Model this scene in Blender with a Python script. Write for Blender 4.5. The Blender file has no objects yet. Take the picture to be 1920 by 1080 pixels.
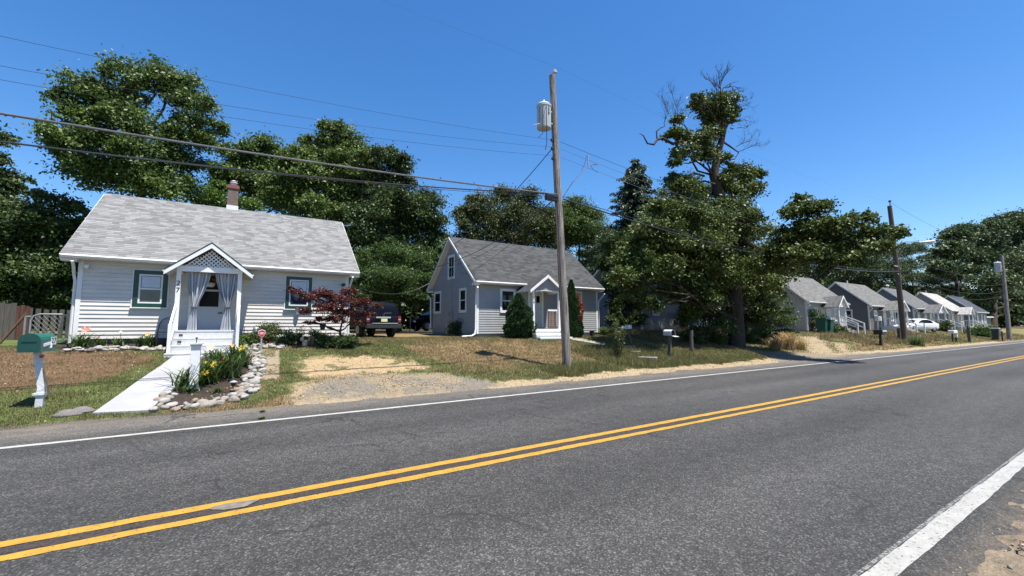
import bpy, bmesh, math, random
import numpy as np
from mathutils import Vector, Matrix, Euler
random.seed(11)
rng = np.random.default_rng(11)
sc = bpy.context.scene
COL = sc.collection
PI = math.pi

# ------------------------------------------------------------------ camera and surveying helpers
F, H, VX, HY = 800.0, 1.62, 2225.0, 610.0      # focal length in photo pixels, eye height, vanishing point of the road
TH = math.atan2(F, VX - 960)
PITCH = math.atan2(HY - 540, F)
FW = np.array([math.sin(TH) * math.cos(PITCH), math.cos(TH) * math.cos(PITCH), math.sin(PITCH)])
RT = np.array([math.cos(TH), -math.sin(TH), 0.0])
UP = np.cross(RT, FW)
CAM = np.array([0, 0, H])


def ray(px, py):
    return FW * F + RT * (px - 960) + UP * (540 - py)


def A(px, py, Y):                      # point of a sight line at distance Y across the road
    d = ray(px, py)
    return CAM + d * Y / d[1]


def AX(px, py, X):
    d = ray(px, py)
    return CAM + d * X / d[0]


PY = [-60, 10.0, 10.4, 12, 14, 16, 17, 25, 60, 600]
PZ = [0, 0, .03, .26, .62, .97, 1.06, 1.15, 1.2, 1.2]
EX = [-60, -3.2, -1.7, .5, 2.5, 6.8, 12, 17, 21, 25, 31, 34, 60, 300]
EY = [10.5, 10.4, 10.3, 9.95, 9.75, 9.65, 9.75, 9.7, 9.9, 9.9, 10.0, 9.7, 9.6, 9.6]


def ter(x, y):
    x = np.asarray(x, float); y = np.asarray(y, float)
    e = np.interp(x, EX, EY)
    yy = y - (e - 10.0) * np.clip((13 - y) / 3, 0, 1)
    z = np.interp(yy, PY, PZ)
    z = np.where((yy < 10.0) & (y > .2), -.03 * np.clip((10.0 - yy) / .3, 0, 1) * np.clip((y - .95) / .2, 0, 1), z)
    z = z + np.where(y < 1.0, .03 * np.clip((.98 - y) / .25, 0, 1) - .012, 0)
    return z


def tz(x, y):
    return float(ter(x, y))


def G(px, py):                         # where a sight line meets the ground
    d = ray(px, py)
    t = np.linspace(.001, .5, 20000)
    p = CAM[None, :] + d[None, :] * t[:, None]
    below = p[:, 2] < ter(p[:, 0], p[:, 1])
    i = int(np.argmax(below))
    q = p[i] if below[i] else p[-1]
    return Vector((q[0], q[1], tz(q[0], q[1])))


# ------------------------------------------------------------------ smooth value noise for the ground map
_perm = rng.random((256, 256))


def vnoise(x, y, s=1.0):
    x = np.asarray(x) / s; y = np.asarray(y) / s
    xi = np.floor(x).astype(int); yi = np.floor(y).astype(int)
    fx = x - xi; fy = y - yi
    fx = fx * fx * (3 - 2 * fx); fy = fy * fy * (3 - 2 * fy)
    g = lambda a, b: _perm[a % 256, b % 256]
    return (g(xi, yi) * (1 - fx) + g(xi + 1, yi) * fx) * (1 - fy) + (g(xi, yi + 1) * (1 - fx) + g(xi + 1, yi + 1) * fx) * fy


def fnoise(x, y, s=1.0, o=3):
    r = 0; a = .5; t = 0
    for k in range(o):
        r = r + a * vnoise(np.asarray(x) + 17.3 * k, np.asarray(y) + 9.1 * k, s / 2 ** k); t += a; a *= .55
    return r / t


# ------------------------------------------------------------------ materials
def srgb(r, g, b):
    f = lambda c: (c / 255 / 12.92) if c <= 10 else ((c / 255 + .055) / 1.055) ** 2.4
    return (f(r), f(g), f(b), 1)


def c4(c):
    return (c[0], c[1], c[2], 1) if len(c) == 3 else c


def nn(nt, t, **k):
    n = nt.nodes.new(t)
    for a, b in k.items():
        setattr(n, a, b)
    return n


def mat(name, col, rough=.6, var=.12, scale=6.0, bump=0.0, bscale=60.0, metal=0.0, spec=.5, stretch=(1, 1, 1), dirt=None):
    m = bpy.data.materials.new(name); m.use_nodes = True
    nt = m.node_tree; p = nt.nodes['Principled BSDF']
    p.inputs['Roughness'].default_value = rough
    p.inputs['Metallic'].default_value = metal
    p.inputs['Specular IOR Level'].default_value = spec
    tc = nn(nt, 'ShaderNodeTexCoord'); mp = nn(nt, 'ShaderNodeMapping')
    mp.inputs['Scale'].default_value = stretch
    nt.links.new(tc.outputs['Object'], mp.inputs['Vector'])
    n = nn(nt, 'ShaderNodeTexNoise'); n.inputs['Scale'].default_value = scale; n.inputs['Detail'].default_value = 5
    nt.links.new(mp.outputs[0], n.inputs['Vector'])
    rp = nn(nt, 'ShaderNodeValToRGB')
    c = c4(col)
    rp.color_ramp.elements[0].position = .3; rp.color_ramp.elements[1].position = .7
    rp.color_ramp.elements[0].color = tuple(min(1, x * (1 - var)) for x in c[:3]) + (1,) if dirt is None else c4(dirt)
    rp.color_ramp.elements[1].color = tuple(min(1, x * (1 + var)) for x in c[:3]) + (1,)
    nt.links.new(n.outputs['Fac'], rp.inputs['Fac']); nt.links.new(rp.outputs['Color'], p.inputs['Base Color'])
    if bump:
        b = nn(nt, 'ShaderNodeTexNoise'); b.inputs['Scale'].default_value = bscale; b.inputs['Detail'].default_value = 4
        nt.links.new(mp.outputs[0], b.inputs['Vector'])
        bp = nn(nt, 'ShaderNodeBump'); bp.inputs['Strength'].default_value = bump; bp.inputs['Distance'].default_value = .02
        nt.links.new(b.outputs['Fac'], bp.inputs['Height']); nt.links.new(bp.outputs[0], p.inputs['Normal'])
    return m


def leafmat(name, dark, mid, light, rough=.42, trans=.22, spec=.5, tcol=None):
    rough = max(rough, .5); spec = min(spec, .28)
    m = bpy.data.materials.new(name); m.use_nodes = True
    nt = m.node_tree; p = nt.nodes['Principled BSDF']; out = nt.nodes['Material Output']
    a = nn(nt, 'ShaderNodeAttribute', attribute_name='tone')
    rp = nn(nt, 'ShaderNodeValToRGB'); cr = rp.color_ramp
    cr.elements[0].position = 0; cr.elements[0].color = c4(dark); cr.elements[1].position = 1; cr.elements[1].color = c4(light)
    e = cr.elements.new(.55); e.color = c4(mid)
    nt.links.new(a.outputs['Fac'], rp.inputs['Fac']); nt.links.new(rp.outputs['Color'], p.inputs['Base Color'])
    p.inputs['Roughness'].default_value = rough; p.inputs['Specular IOR Level'].default_value = spec
    if trans > 0:
        t = nn(nt, 'ShaderNodeBsdfTranslucent')
        if tcol: t.inputs['Color'].default_value = c4(tcol)
        else: nt.links.new(rp.outputs['Color'], t.inputs['Color'])
        mx = nn(nt, 'ShaderNodeMixShader'); mx.inputs[0].default_value = trans
        nt.links.new(p.outputs[0], mx.inputs[1]); nt.links.new(t.outputs[0], mx.inputs[2]); nt.links.new(mx.outputs[0], out.inputs[0])
    return m


def shinglemat(name, ca, cb, cm, bw=.32, rh=.135):
    m = bpy.data.materials.new(name); m.use_nodes = True
    nt = m.node_tree; p = nt.nodes['Principled BSDF']; p.inputs['Roughness'].default_value = .9
    p.inputs['Specular IOR Level'].default_value = .25
    uv = nn(nt, 'ShaderNodeUVMap', uv_map='UVMap')
    br = nn(nt, 'ShaderNodeTexBrick'); br.offset = .37; br.offset_frequency = 2; br.squash = .7; br.squash_frequency = 3
    br.inputs['Scale'].default_value = 1; br.inputs['Brick Width'].default_value = bw; br.inputs['Row Height'].default_value = rh
    br.inputs['Mortar Size'].default_value = .0; br.inputs['Mortar Smooth'].default_value = .4; br.inputs['Bias'].default_value = 0
    br.inputs['Color1'].default_value = c4(ca); br.inputs['Color2'].default_value = c4(cb); br.inputs['Mortar'].default_value = c4(cm)
    nt.links.new(uv.outputs[0], br.inputs['Vector'])
    n = nn(nt, 'ShaderNodeTexNoise'); n.inputs['Scale'].default_value = 1.3; n.inputs['Detail'].default_value = 7
    mp = nn(nt, 'ShaderNodeMapping'); mp.inputs['Scale'].default_value = (1, 2.2, 1)
    nt.links.new(uv.outputs[0], mp.inputs['Vector']); nt.links.new(mp.outputs[0], n.inputs['Vector'])
    rp = nn(nt, 'ShaderNodeMapRange'); rp.inputs['From Min'].default_value = .3; rp.inputs['From Max'].default_value = .7
    rp.inputs['To Min'].default_value = .9; rp.inputs['To Max'].default_value = 1.1
    nt.links.new(n.outputs['Fac'], rp.inputs['Value'])
    n2 = nn(nt, 'ShaderNodeTexNoise'); n2.inputs['Scale'].default_value = 60; n2.inputs['Detail'].default_value = 3
    nt.links.new(uv.outputs[0], n2.inputs['Vector'])
    r2 = nn(nt, 'ShaderNodeMapRange'); r2.inputs['From Min'].default_value = .3; r2.inputs['From Max'].default_value = .7
    r2.inputs['To Min'].default_value = .82; r2.inputs['To Max'].default_value = 1.18
    nt.links.new(n2.outputs['Fac'], r2.inputs['Value'])
    mu = nn(nt, 'ShaderNodeMath', operation='MULTIPLY'); nt.links.new(rp.outputs[0], mu.inputs[0]); nt.links.new(r2.outputs[0], mu.inputs[1])
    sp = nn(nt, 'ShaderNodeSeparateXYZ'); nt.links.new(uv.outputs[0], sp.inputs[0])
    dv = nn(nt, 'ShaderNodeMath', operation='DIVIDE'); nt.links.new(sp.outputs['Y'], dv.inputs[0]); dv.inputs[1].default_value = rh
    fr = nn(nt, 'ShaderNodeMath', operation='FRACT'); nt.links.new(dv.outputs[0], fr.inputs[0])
    rl = nn(nt, 'ShaderNodeMapRange'); rl.inputs['From Min'].default_value = .0; rl.inputs['From Max'].default_value = .3; rl.inputs['To Min'].default_value = .36; rl.inputs['To Max'].default_value = 1.0  # painted shadow line: each course darkens along its lower edge
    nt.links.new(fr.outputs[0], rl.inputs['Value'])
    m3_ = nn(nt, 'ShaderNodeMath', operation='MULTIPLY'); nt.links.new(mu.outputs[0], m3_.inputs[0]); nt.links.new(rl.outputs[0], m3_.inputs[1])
    mx = nn(nt, 'ShaderNodeVectorMath', operation='SCALE')
    nt.links.new(br.outputs['Color'], mx.inputs[0]); nt.links.new(m3_.outputs[0], mx.inputs['Scale'])
    nt.links.new(mx.outputs[0], p.inputs['Base Color'])
    bp = nn(nt, 'ShaderNodeBump'); bp.inputs['Strength'].default_value = .6; bp.inputs['Distance'].default_value = .01; bp.invert = True
    nt.links.new(rl.outputs[0], bp.inputs['Height']); bp.invert = False; nt.links.new(bp.outputs[0], p.inputs['Normal'])
    return m


def glassmat(name, col, rough=.06, spec=.6):
    m = bpy.data.materials.new(name); m.use_nodes = True
    nt = m.node_tree; p = nt.nodes['Principled BSDF']
    tc = nn(nt, 'ShaderNodeTexCoord'); n = nn(nt, 'ShaderNodeTexNoise'); n.inputs['Scale'].default_value = 2.2
    nt.links.new(tc.outputs['Object'], n.inputs['Vector'])
    rp = nn(nt, 'ShaderNodeValToRGB'); c = c4(col)
    rp.color_ramp.elements[0].position = .35; rp.color_ramp.elements[1].position = .65
    rp.color_ramp.elements[0].color = tuple(x * .6 for x in c[:3]) + (1,); rp.color_ramp.elements[1].color = tuple(x * 1.5 for x in c[:3]) + (1,)
    nt.links.new(n.outputs['Fac'], rp.inputs['Fac']); nt.links.new(rp.outputs[0], p.inputs['Base Color'])
    p.inputs['Roughness'].default_value = rough; p.inputs['Specular IOR Level'].default_value = spec
    bp = nn(nt, 'ShaderNodeBump'); bp.inputs['Strength'].default_value = .05
    nt.links.new(n.outputs['Fac'], bp.inputs['Height']); nt.links.new(bp.outputs[0], p.inputs['Normal'])
    return m


M = {}
M['siding_white'] = mat('siding_white', (.53, .505, .468), .55, .10, 2.2, .05, 90, 0, .5, (.5, 1, 2.5))
M['siding_grey'] = mat('siding_grey', (.285, .287, .292), .55, .06, 3, .05, 90)
M['siding_cream'] = mat('siding_cream', (.42, .39, .35), .6, .06, 3)
M['siding_taupe'] = mat('siding_taupe', (.12, .11, .10), .6, .06, 3)
M['siding_slate'] = mat('siding_slate', (.16, .166, .166), .6, .06, 3)
M['siding_beige'] = mat('siding_beige', (.33, .29, .26), .6, .06, 3)
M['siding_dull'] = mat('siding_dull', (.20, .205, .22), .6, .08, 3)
M['trim'] = mat('trim_white', (.66, .66, .65), .45, .05, 5)
M['trim_old'] = mat('trim_old', (.66, .66, .64), .55, .10, 8, .1, 40)
M['green'] = mat('trim_green', (.004, .040, .030), .45, .15, 8)
M['step_white'] = mat('step_white', (.46, .465, .47), .6, .08, 8, .08, 60)
M['porch_floor'] = mat('porch_floor', (.55, .56, .57), .6, .08, 8)
M['foundation'] = mat('foundation_block', (.30, .285, .26), .9, .2, 8, .5, 30)
M['foundation_dark'] = mat('foundation_dark', (.10, .085, .07), .9, .2, 8, .5, 30)
M['soffit'] = mat('soffit', (.6, .6, .59), .6, .05, 5)
M['shingle_light'] = shinglemat('shingle_light', (.105, .105, .106), (.19, .19, .192), (.055, .055, .056), .26, .12)
M['shingle_dark'] = shinglemat('shingle_dark', (.026, .028, .030), (.058, .060, .062), (.015, .015, .015))
M['shingle_mid'] = shinglemat('shingle_mid', (.085, .085, .08), (.14, .137, .13), (.045, .045, .045))
M['shingle_mid2'] = shinglemat('shingle_mid2', (.07, .072, .072), (.12, .12, .12), (.045, .045, .045))
M['shingle_pale'] = shinglemat('shingle_pale', (.24, .23, .22), (.33, .32, .30), (.15, .15, .15))
M['shingle_navy'] = shinglemat('shingle_navy', (.03, .035, .05), (.06, .065, .085), (.02, .02, .02))
M['glass'] = glassmat('glass_dark', (.010, .011, .014), .08, .32)
M['glass_dull'] = glassmat('glass_dull', (.006, .006, .007), .3, .1)
M['glass_blue'] = glassmat('glass_blue', (.02, .03, .055))
M['blind'] = mat('blind', (.42, .47, .55), .4, .06, 8)
M['curtain'] = mat('curtain_cloth', (.42, .45, .49), .85, .06, 4)
M['tie'] = mat('curtain_tie', (.10, .10, .12), .8)
M['door'] = mat('door_white', (.40, .42, .45), .45, .04, 5)
M['black'] = mat('black_metal', (.012, .012, .013), .5, .3, 10)
M['black_matte'] = mat('black_rubber', (.014, .014, .015), .85, .3, 10)
M['steel'] = mat('galvanised', (.42, .44, .46), .4, .15, 20, 0, 60, .7)
M['grey_paint'] = mat('grey_paint', (.27, .28, .30), .5, .1, 10)
M['brick'] = mat('brick_red', (.19, .07, .05), .9, .25, 25, .4, 50)
M['chimney'] = mat('chimney_render', (.13, .10, .085), .9, .25, 10, .4, 40)
M['wood_pole'] = mat('pole_wood', (.25, .225, .20), .85, .45, 6, .9, 22, 0, .3, (6, 6, .3), (.05, .043, .038))
M['wood_dark'] = mat('pole_wood_dark', (.10, .075, .06), .85, .3, 5, .5, 22, 0, .3, (7, 7, .35))
M['wood_grey'] = mat('fence_wood', (.085, .078, .068), .9, .3, 4, .4, 30, 0, .3, (8, 8, .5))
M['wood_red'] = mat('fence_red', (.085, .040, .030), .9, .35, 4, .4, 30, 0, .3, (8, 8, .5))
M['wood_brown'] = mat('wood_brown', (.10, .05, .03), .8, .3, 6)
M['bark'] = mat('bark', (.050, .040, .032), .95, .4, 5, .9, 14, 0, .2, (3, 3, .6))
M['bark_pale'] = mat('bark_pale', (.20, .165, .13), .95, .4, 5, .9, 14, 0, .2, (3, 3, .6))
M['mb_green'] = mat('mailbox_green', (.008, .088, .070), .35, .12, 10)
M['mb_green_door'] = mat('mailbox_door_green', (.005, .05, .042), .4, .12, 10)
M['white_paint'] = mat('white_paint', (.64, .64, .65), .4, .04, 10)
M['white_worn'] = mat('white_worn', (.50, .51, .53), .55, .15, 14, .2, 30)
M['red'] = mat('red_paint', (.50, .02, .02), .4, .15, 10)
M['transformer'] = mat('transformer_paint', (.38, .41, .43), .4, .08, 4)
M['porcelain'] = mat('porcelain', (.55, .56, .57), .25)
M['cable'] = mat('cable_black', (.018, .018, .02), .45, .2, 3)
M['cable_grey'] = mat('cable_grey', (.22, .20, .20), .4, .2, 3, 0, 60, .5)
M['concrete'] = mat('concrete', (.235, .215, .18), .9, .15, 5, .3, 60)
M['stone'] = mat('stone_pale', (.20, .18, .155), .8, .2, 7, .4, 30)
M['stone_b'] = mat('stone_tan', (.20, .15, .11), .8, .22, 7, .4, 30)
M['stone_c'] = mat('stone_grey', (.115, .105, .10), .8, .25, 7, .4, 30)
M['stone_w'] = mat('stone_white', (.25, .235, .215), .75, .12, 7, .3, 30)
M['suv'] = mat('suv_paint', (.002, .003, .006), .35, .1, 2, 0, 60, 0, .16)
M['car_white'] = mat('car_white', (.72, .73, .75), .2, .03, 2)
M['car_black'] = mat('car_black', (.005, .005, .005), .7, .1, 2, 0, 60, 0, .05)
M['taillight'] = mat('taillight', (.16, .008, .008), .2, .2, 12)
M['chrome'] = mat('chrome', (.55, .56, .58), .18, .05, 5, 0, 60, 1.0)
M['plate'] = mat('plate_yellow', (.60, .57, .30), .5, .1, 20)
M['bumper'] = mat('bumper_plastic', (.02, .02, .022), .5, .2, 10)
M['rim'] = mat('rim', (.33, .34, .35), .35, .1, 10, 0, 60, .8)
M['bin_green'] = mat('bin_green', (.006, .065, .055), .45, .1, 8)
M['bin_dark'] = mat('bin_dark', (.008, .020, .024), .45, .1, 8)
M['terracotta'] = mat('terracotta', (.33, .20, .12), .8, .15, 12)
M['tan'] = mat('tan_ceramic', (.50, .36, .24), .6, .15, 12)
M['ink'] = mat('ink', (.003, .003, .003), .9, .1, 6, 0, 60, 0, .1)
M['petal_y'] = mat('petal_yellow', (.50, .36, .015), .6, .1, 20)
M['petal_r'] = mat('petal_red', (.50, .02, .015), .6, .15, 20)
M['petal_o'] = mat('petal_orange', (.75, .33, .06), .6, .15, 20)
M['petal_c'] = mat('petal_cream', (.72, .55, .33), .6, .1, 20)
M['petal_p'] = mat('petal_coral', (.62, .16, .12), .6, .1, 20)
M['asphalt_mat_lamp'] = mat('lamp_glass', (.5, .52, .52), .2, .05, 10)

g3 = lambda s, a, b, c: [tuple(x * s for x in t) for t in (a, b, c)]
M['leaf'] = leafmat('leaf_green', (.036, .066, .015), (.086, .138, .030), (.165, .215, .056), .42, .28)
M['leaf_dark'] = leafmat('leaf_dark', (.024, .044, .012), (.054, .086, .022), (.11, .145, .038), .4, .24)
M['leaf_lime'] = leafmat('leaf_lime', (.05, .09, .015), (.085, .15, .022), (.13, .21, .04), .45, .3)
M['leaf_olive'] = leafmat('leaf_olive', (.035, .05, .014), (.065, .085, .024), (.12, .14, .045), .45, .25)
M['leaf_oak'] = leafmat('leaf_oak', (.030, .052, .011), (.074, .108, .022), (.165, .18, .046), .38, .2, .5)
M['leaf_gloss'] = leafmat('leaf_gloss', (.03, .06, .012), (.055, .10, .02), (.10, .16, .04), .33, .22, .6)
M['leaf_far'] = leafmat('leaf_far', (.028, .050, .018), (.056, .088, .029), (.10, .135, .045), .5, .15, .3)
M['needle'] = leafmat('needle', (.018, .036, .020), (.036, .062, .033), (.065, .10, .05), .5, .1, .3)
M['leaf_maroon'] = leafmat('leaf_maroon', (.045, .011, .011), (.092, .021, .018), (.165, .055, .038), .4, .25)
M['leaf_rust'] = leafmat('leaf_rust', (.14, .035, .018), (.23, .065, .035), (.33, .12, .06), .6, .2)
M['arbor'] = leafmat('arborvitae', (.012, .033, .012), (.026, .060, .018), (.055, .10, .03), .5, .15, .3)
M['blade'] = leafmat('blade_leaf', (.03, .055, .012), (.05, .095, .02), (.12, .16, .05), .4, .25)
M['straw'] = leafmat('straw', (.22, .15, .075), (.36, .26, .13), (.52, .40, .22), .7, .2, .2)


# ------------------------------------------------------------------ mesh collector
ORG = {}


class MB:
    def __init__(s):
        s.v = []; s.f = []; s.mi = []; s.uv = []

    def poly(s, pts, mi=0, uv=None):
        b = len(s.v); s.v += [tuple(p) for p in pts]
        s.f.append(tuple(range(b, b + len(pts)))); s.mi.append(mi); s.uv.append(uv)

    def box(s, x0, x1, y0, y1, z0, z1, mi=0):
        s.boxT(lambda u, v, d: (u, d, v), x0, x1, z0, z1, y0, y1, mi)

    def boxT(s, T, u0, u1, v0, v1, d0, d1, mi=0):
        c = [T(u, v, d) for d in (d0, d1) for v in (v0, v1) for u in (u0, u1)]
        b = len(s.v); s.v += [tuple(p) for p in c]
        for q in ((0, 1, 3, 2), (4, 6, 7, 5), (0, 4, 5, 1), (2, 3, 7, 6), (0, 2, 6, 4), (1, 5, 7, 3)):
            s.f.append(tuple(b + i for i in q)); s.mi.append(mi); s.uv.append(None)

    def beam(s, p, q, w, h, mi=0, up=(0, 0, 1)):
        p = Vector(p); q = Vector(q); d = (q - p).normalized(); u = Vector(up)
        if abs(d.dot(u)) > .95: u = Vector((0, 1, 0))
        r = d.cross(u).normalized() * (w / 2); t = r.cross(d).normalized() * (h / 2)
        b = len(s.v)
        for o in (p, q):
            for a in (-1, 1):
                for c in (-1, 1): s.v.append(tuple(o + r * a + t * c))
        for f in ((0, 1, 3, 2), (4, 6, 7, 5), (0, 4, 5, 1), (2, 3, 7, 6), (0, 2, 6, 4), (1, 5, 7, 3)):
            s.f.append(tuple(b + i for i in f)); s.mi.append(mi); s.uv.append(None)

    def prism(s, pts, vec, mi=0):
        n = len(pts); vec = Vector(vec); b = len(s.v)
        s.v += [tuple(p) for p in pts]; s.v += [tuple(Vector(p) + vec) for p in pts]
        s.f.append(tuple(range(b, b + n))); s.f.append(tuple(range(b + 2 * n - 1, b + n - 1, -1)))
        s.mi += [mi, mi]; s.uv += [None, None]
        for i in range(n):
            j = (i + 1) % n
            s.f.append((b + i, b + n + i, b + n + j, b + j)); s.mi.append(mi); s.uv.append(None)

    def tube(s, pts, r, n=8, mi=0, cap=True):
        pts = [Vector(p) for p in pts]; k = len(pts)
        rs = list(r) if hasattr(r, '__len__') else [r] * k
        b = len(s.v); prev = None
        for i, p in enumerate(pts):
            d = (pts[min(i + 1, k - 1)] - pts[max(i - 1, 0)])
            d = d.normalized() if d.length > 1e-9 else Vector((0, 0, 1))
            if prev is None:
                a = Vector((1, 0, 0)) if abs(d.x) < .9 else Vector((0, 1, 0))
                u = d.cross(a).normalized()
            else:
                u = (prev - d * prev.dot(d))
                u = u.normalized() if u.length > 1e-6 else d.orthogonal().normalized()
            prev = u; w = d.cross(u)
            for j in range(n):
                t = 2 * PI * j / n
                s.v.append(tuple(p + (u * math.cos(t) + w * math.sin(t)) * rs[i]))
        for i in range(k - 1):
            for j in range(n):
                j2 = (j + 1) % n
                s.f.append((b + i * n + j, b + i * n + j2, b + (i + 1) * n + j2, b + (i + 1) * n + j)); s.mi.append(mi); s.uv.append(None)
        if cap:
            s.f.append(tuple(b + j for j in range(n - 1, -1, -1))); s.f.append(tuple(b + (k - 1) * n + j for j in range(n)))
            s.mi += [mi, mi]; s.uv += [None, None]

    def lathe(s, prof, o=(0, 0, 0), n=20, mi=0, axis='z'):      # prof: (radius, height) pairs
        b = len(s.v); k = len(prof)
        for r, h in prof:
            for j in range(n):
                t = 2 * PI * j / n; a, c = r * math.cos(t), r * math.sin(t)
                p = (a, c, h) if axis == 'z' else ((h, a, c) if axis == 'x' else (a, h, c))
                s.v.append((o[0] + p[0], o[1] + p[1], o[2] + p[2]))
        for i in range(k - 1):
            for j in range(n):
                j2 = (j + 1) % n
                s.f.append((b + i * n + j, b + i * n + j2, b + (i + 1) * n + j2, b + (i + 1) * n + j)); s.mi.append(mi); s.uv.append(None)
        s.f.append(tuple(b + j for j in range(n - 1, -1, -1))); s.f.append(tuple(b + (k - 1) * n + j for j in range(n)))
        s.mi += [mi, mi]; s.uv += [None, None]

    def build(s, name, mats, parent=None, at=None, smooth=False, bevel=0, fix=True):
        if not isinstance(mats, (list, tuple)): mats = [mats]
        o3 = Vector(ORG[parent.name]) if parent is not None else Vector(at if at is not None else (0, 0, 0))
        me = bpy.data.meshes.new(name)
        me.from_pydata([tuple(Vector(p) - o3) for p in s.v], [], s.f)
        for m in mats: me.materials.append(m)
        me.polygons.foreach_set('material_index', s.mi)
        if any(u is not None for u in s.uv):
            l = me.uv_layers.new(name='UVMap')
            for p, u in zip(me.polygons, s.uv):
                if u is not None:
                    for li, c in zip(p.loop_indices, u): l.data[li].uv = c
        if fix or bevel:
            bm = bmesh.new(); bm.from_mesh(me)
            if bevel:
                bmesh.ops.remove_doubles(bm, verts=bm.verts, dist=1e-5)
                bmesh.ops.bevel(bm, geom=[e for e in bm.edges], offset=bevel, segments=2, affect='EDGES', profile=.6, clamp_overlap=True)
            bmesh.ops.recalc_face_normals(bm, faces=bm.faces)
            bm.to_mesh(me); bm.free()
        if smooth: me.polygons.foreach_set('use_smooth', [True] * len(me.polygons))
        me.update()
        o = bpy.data.objects.new(name, me); COL.objects.link(o)
        if parent is not None:
            o.parent = parent; ORG[o.name] = ORG[parent.name]
        else:
            o.location = o3; ORG[o.name] = tuple(o3)
        if smooth:
            try: me.set_sharp_from_angle(angle=math.radians(40))
            except Exception: pass
        return o


def npmesh(name, V, Fa, material, parent=None, at=(0, 0, 0), tone=None, attr='tone', smooth=False):
    o3 = np.array(ORG[parent.name] if parent is not None else at, float)
    V = np.asarray(V, np.float32) - o3.astype(np.float32); Fa = np.asarray(Fa, np.int32)
    nf, k = Fa.shape
    me = bpy.data.meshes.new(name)
    me.vertices.add(len(V)); me.vertices.foreach_set('co', V.ravel())
    me.loops.add(nf * k); me.loops.foreach_set('vertex_index', Fa.ravel())
    me.polygons.add(nf); me.polygons.foreach_set('loop_start', np.arange(0, nf * k, k, dtype=np.int32))
    if tone is not None:
        a = me.attributes.new(attr, 'FLOAT', 'FACE'); a.data.foreach_set('value', np.asarray(tone, np.float32))
    if smooth: me.polygons.foreach_set('use_smooth', np.ones(nf, bool))
    me.materials.append(material); me.update(calc_edges=True); me.validate()
    o = bpy.data.objects.new(name, me); COL.objects.link(o)
    if parent is not None:
        o.parent = parent; ORG[o.name] = ORG[parent.name]
    else:
        o.location = tuple(o3); ORG[o.name] = tuple(o3)
    return o


def tag(o, label=None, cat=None, group=None, kind=None):
    if label: o['label'] = label
    if cat: o['category'] = cat
    if group: o['group'] = group
    if kind: o['kind'] = kind
    return o


def thing(name, loc, label, cat, group=None):
    o = bpy.data.objects.new(name, None); COL.objects.link(o); o.location = tuple(loc)
    o.empty_display_size = .2
    ORG[o.name] = tuple(loc)
    return tag(o, label, cat, group)


def local(name, label, cat, group=None):          # a thing built round the origin and moved afterwards
    return thing(name, (0, 0, 0), label, cat, group)


def put(o, loc, rz=0, rx=0, ry=0, s=1):
    o.location = tuple(loc); o.rotation_euler = (rx, ry, rz); o.scale = (s, s, s)
    return o


def copy_tree(o, parent=None):
    c = o.copy(); COL.objects.link(c); c.parent = parent
    for ch in list(o.children): copy_tree(ch, c)
    return c


def text(body, size, material, name, parent, mtx, depth=.004):
    cu = bpy.data.curves.new('lettering', 'FONT'); cu.body = body; cu.size = size; cu.extrude = depth
    cu.align_x = 'CENTER'; cu.align_y = 'CENTER'
    t = bpy.data.objects.new('lettering', cu); COL.objects.link(t)
    bpy.context.view_layer.update()
    me = bpy.data.meshes.new_from_object(t.evaluated_get(bpy.context.evaluated_depsgraph_get()))
    bpy.data.objects.remove(t)
    o3 = Vector(ORG[parent.name])
    me.transform(Matrix.Translation(-o3) @ mtx)
    me.materials.clear(); me.materials.append(material)
    o = bpy.data.objects.new(name, me); COL.objects.link(o); o.parent = parent; ORG[o.name] = ORG[parent.name]
    return o


def upright(loc, facing='-y'):       # text standing up, facing the road (-y), or -x, or +x
    r = {'-y': 0, '-x': -PI / 2, '+x': PI / 2}[facing]
    return Matrix.Translation(Vector(loc)) @ Matrix.Rotation(r, 4, 'Z') @ Matrix.Rotation(PI / 2, 4, 'X')


# ------------------------------------------------------------------ world, sun, camera
SUN = Vector((1.15, -2.8, 9.5)).normalized()
w = bpy.data.worlds.new('World'); sc.world = w; w.use_nodes = True
nt = w.node_tree; bg = nt.nodes['Background']
sky = nn(nt, 'ShaderNodeTexSky', sky_type='NISHITA'); sky.sun_disc = False
sky.sun_elevation = math.asin(SUN.z); sky.sun_rotation = math.atan2(SUN.x, SUN.y)
sky.altitude = 0; sky.air_density = 1.0; sky.dust_density = .35; sky.ozone_density = 3.0
hs = nn(nt, 'ShaderNodeHueSaturation'); hs.inputs['Saturation'].default_value = 1.30; hs.inputs['Hue'].default_value = .504; hs.inputs['Value'].default_value = 1.10
nt.links.new(sky.outputs[0], hs.inputs['Color'])
nt.links.new(hs.outputs[0], bg.inputs['Color']); bg.inputs['Strength'].default_value = .077
ld = bpy.data.lights.new('sun', 'SUN'); ld.energy = 5.0; ld.angle = math.radians(.53); ld.color = (1, .955, .88)
lo = bpy.data.objects.new('sun', ld); COL.objects.link(lo); lo.rotation_euler = SUN.to_track_quat('Z', 'Y').to_euler(); lo.location = (0, 0, 40)
cd = bpy.data.cameras.new('camera'); co = bpy.data.objects.new('camera', cd); COL.objects.link(co)
cd.sensor_width = 36; cd.sensor_fit = 'HORIZONTAL'; cd.lens = 36 * F / 1920; cd.clip_end = 3000; cd.clip_start = .05
co.matrix_world = Matrix(((RT[0], UP[0], -FW[0], 0), (RT[1], UP[1], -FW[1], 0), (RT[2], UP[2], -FW[2], H), (0, 0, 0, 1)))
sc.camera = co
sc.view_settings.view_transform = 'Standard'; sc.view_settings.look = 'None'; sc.view_settings.exposure = 1.24; sc.view_settings.gamma = 1
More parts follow.
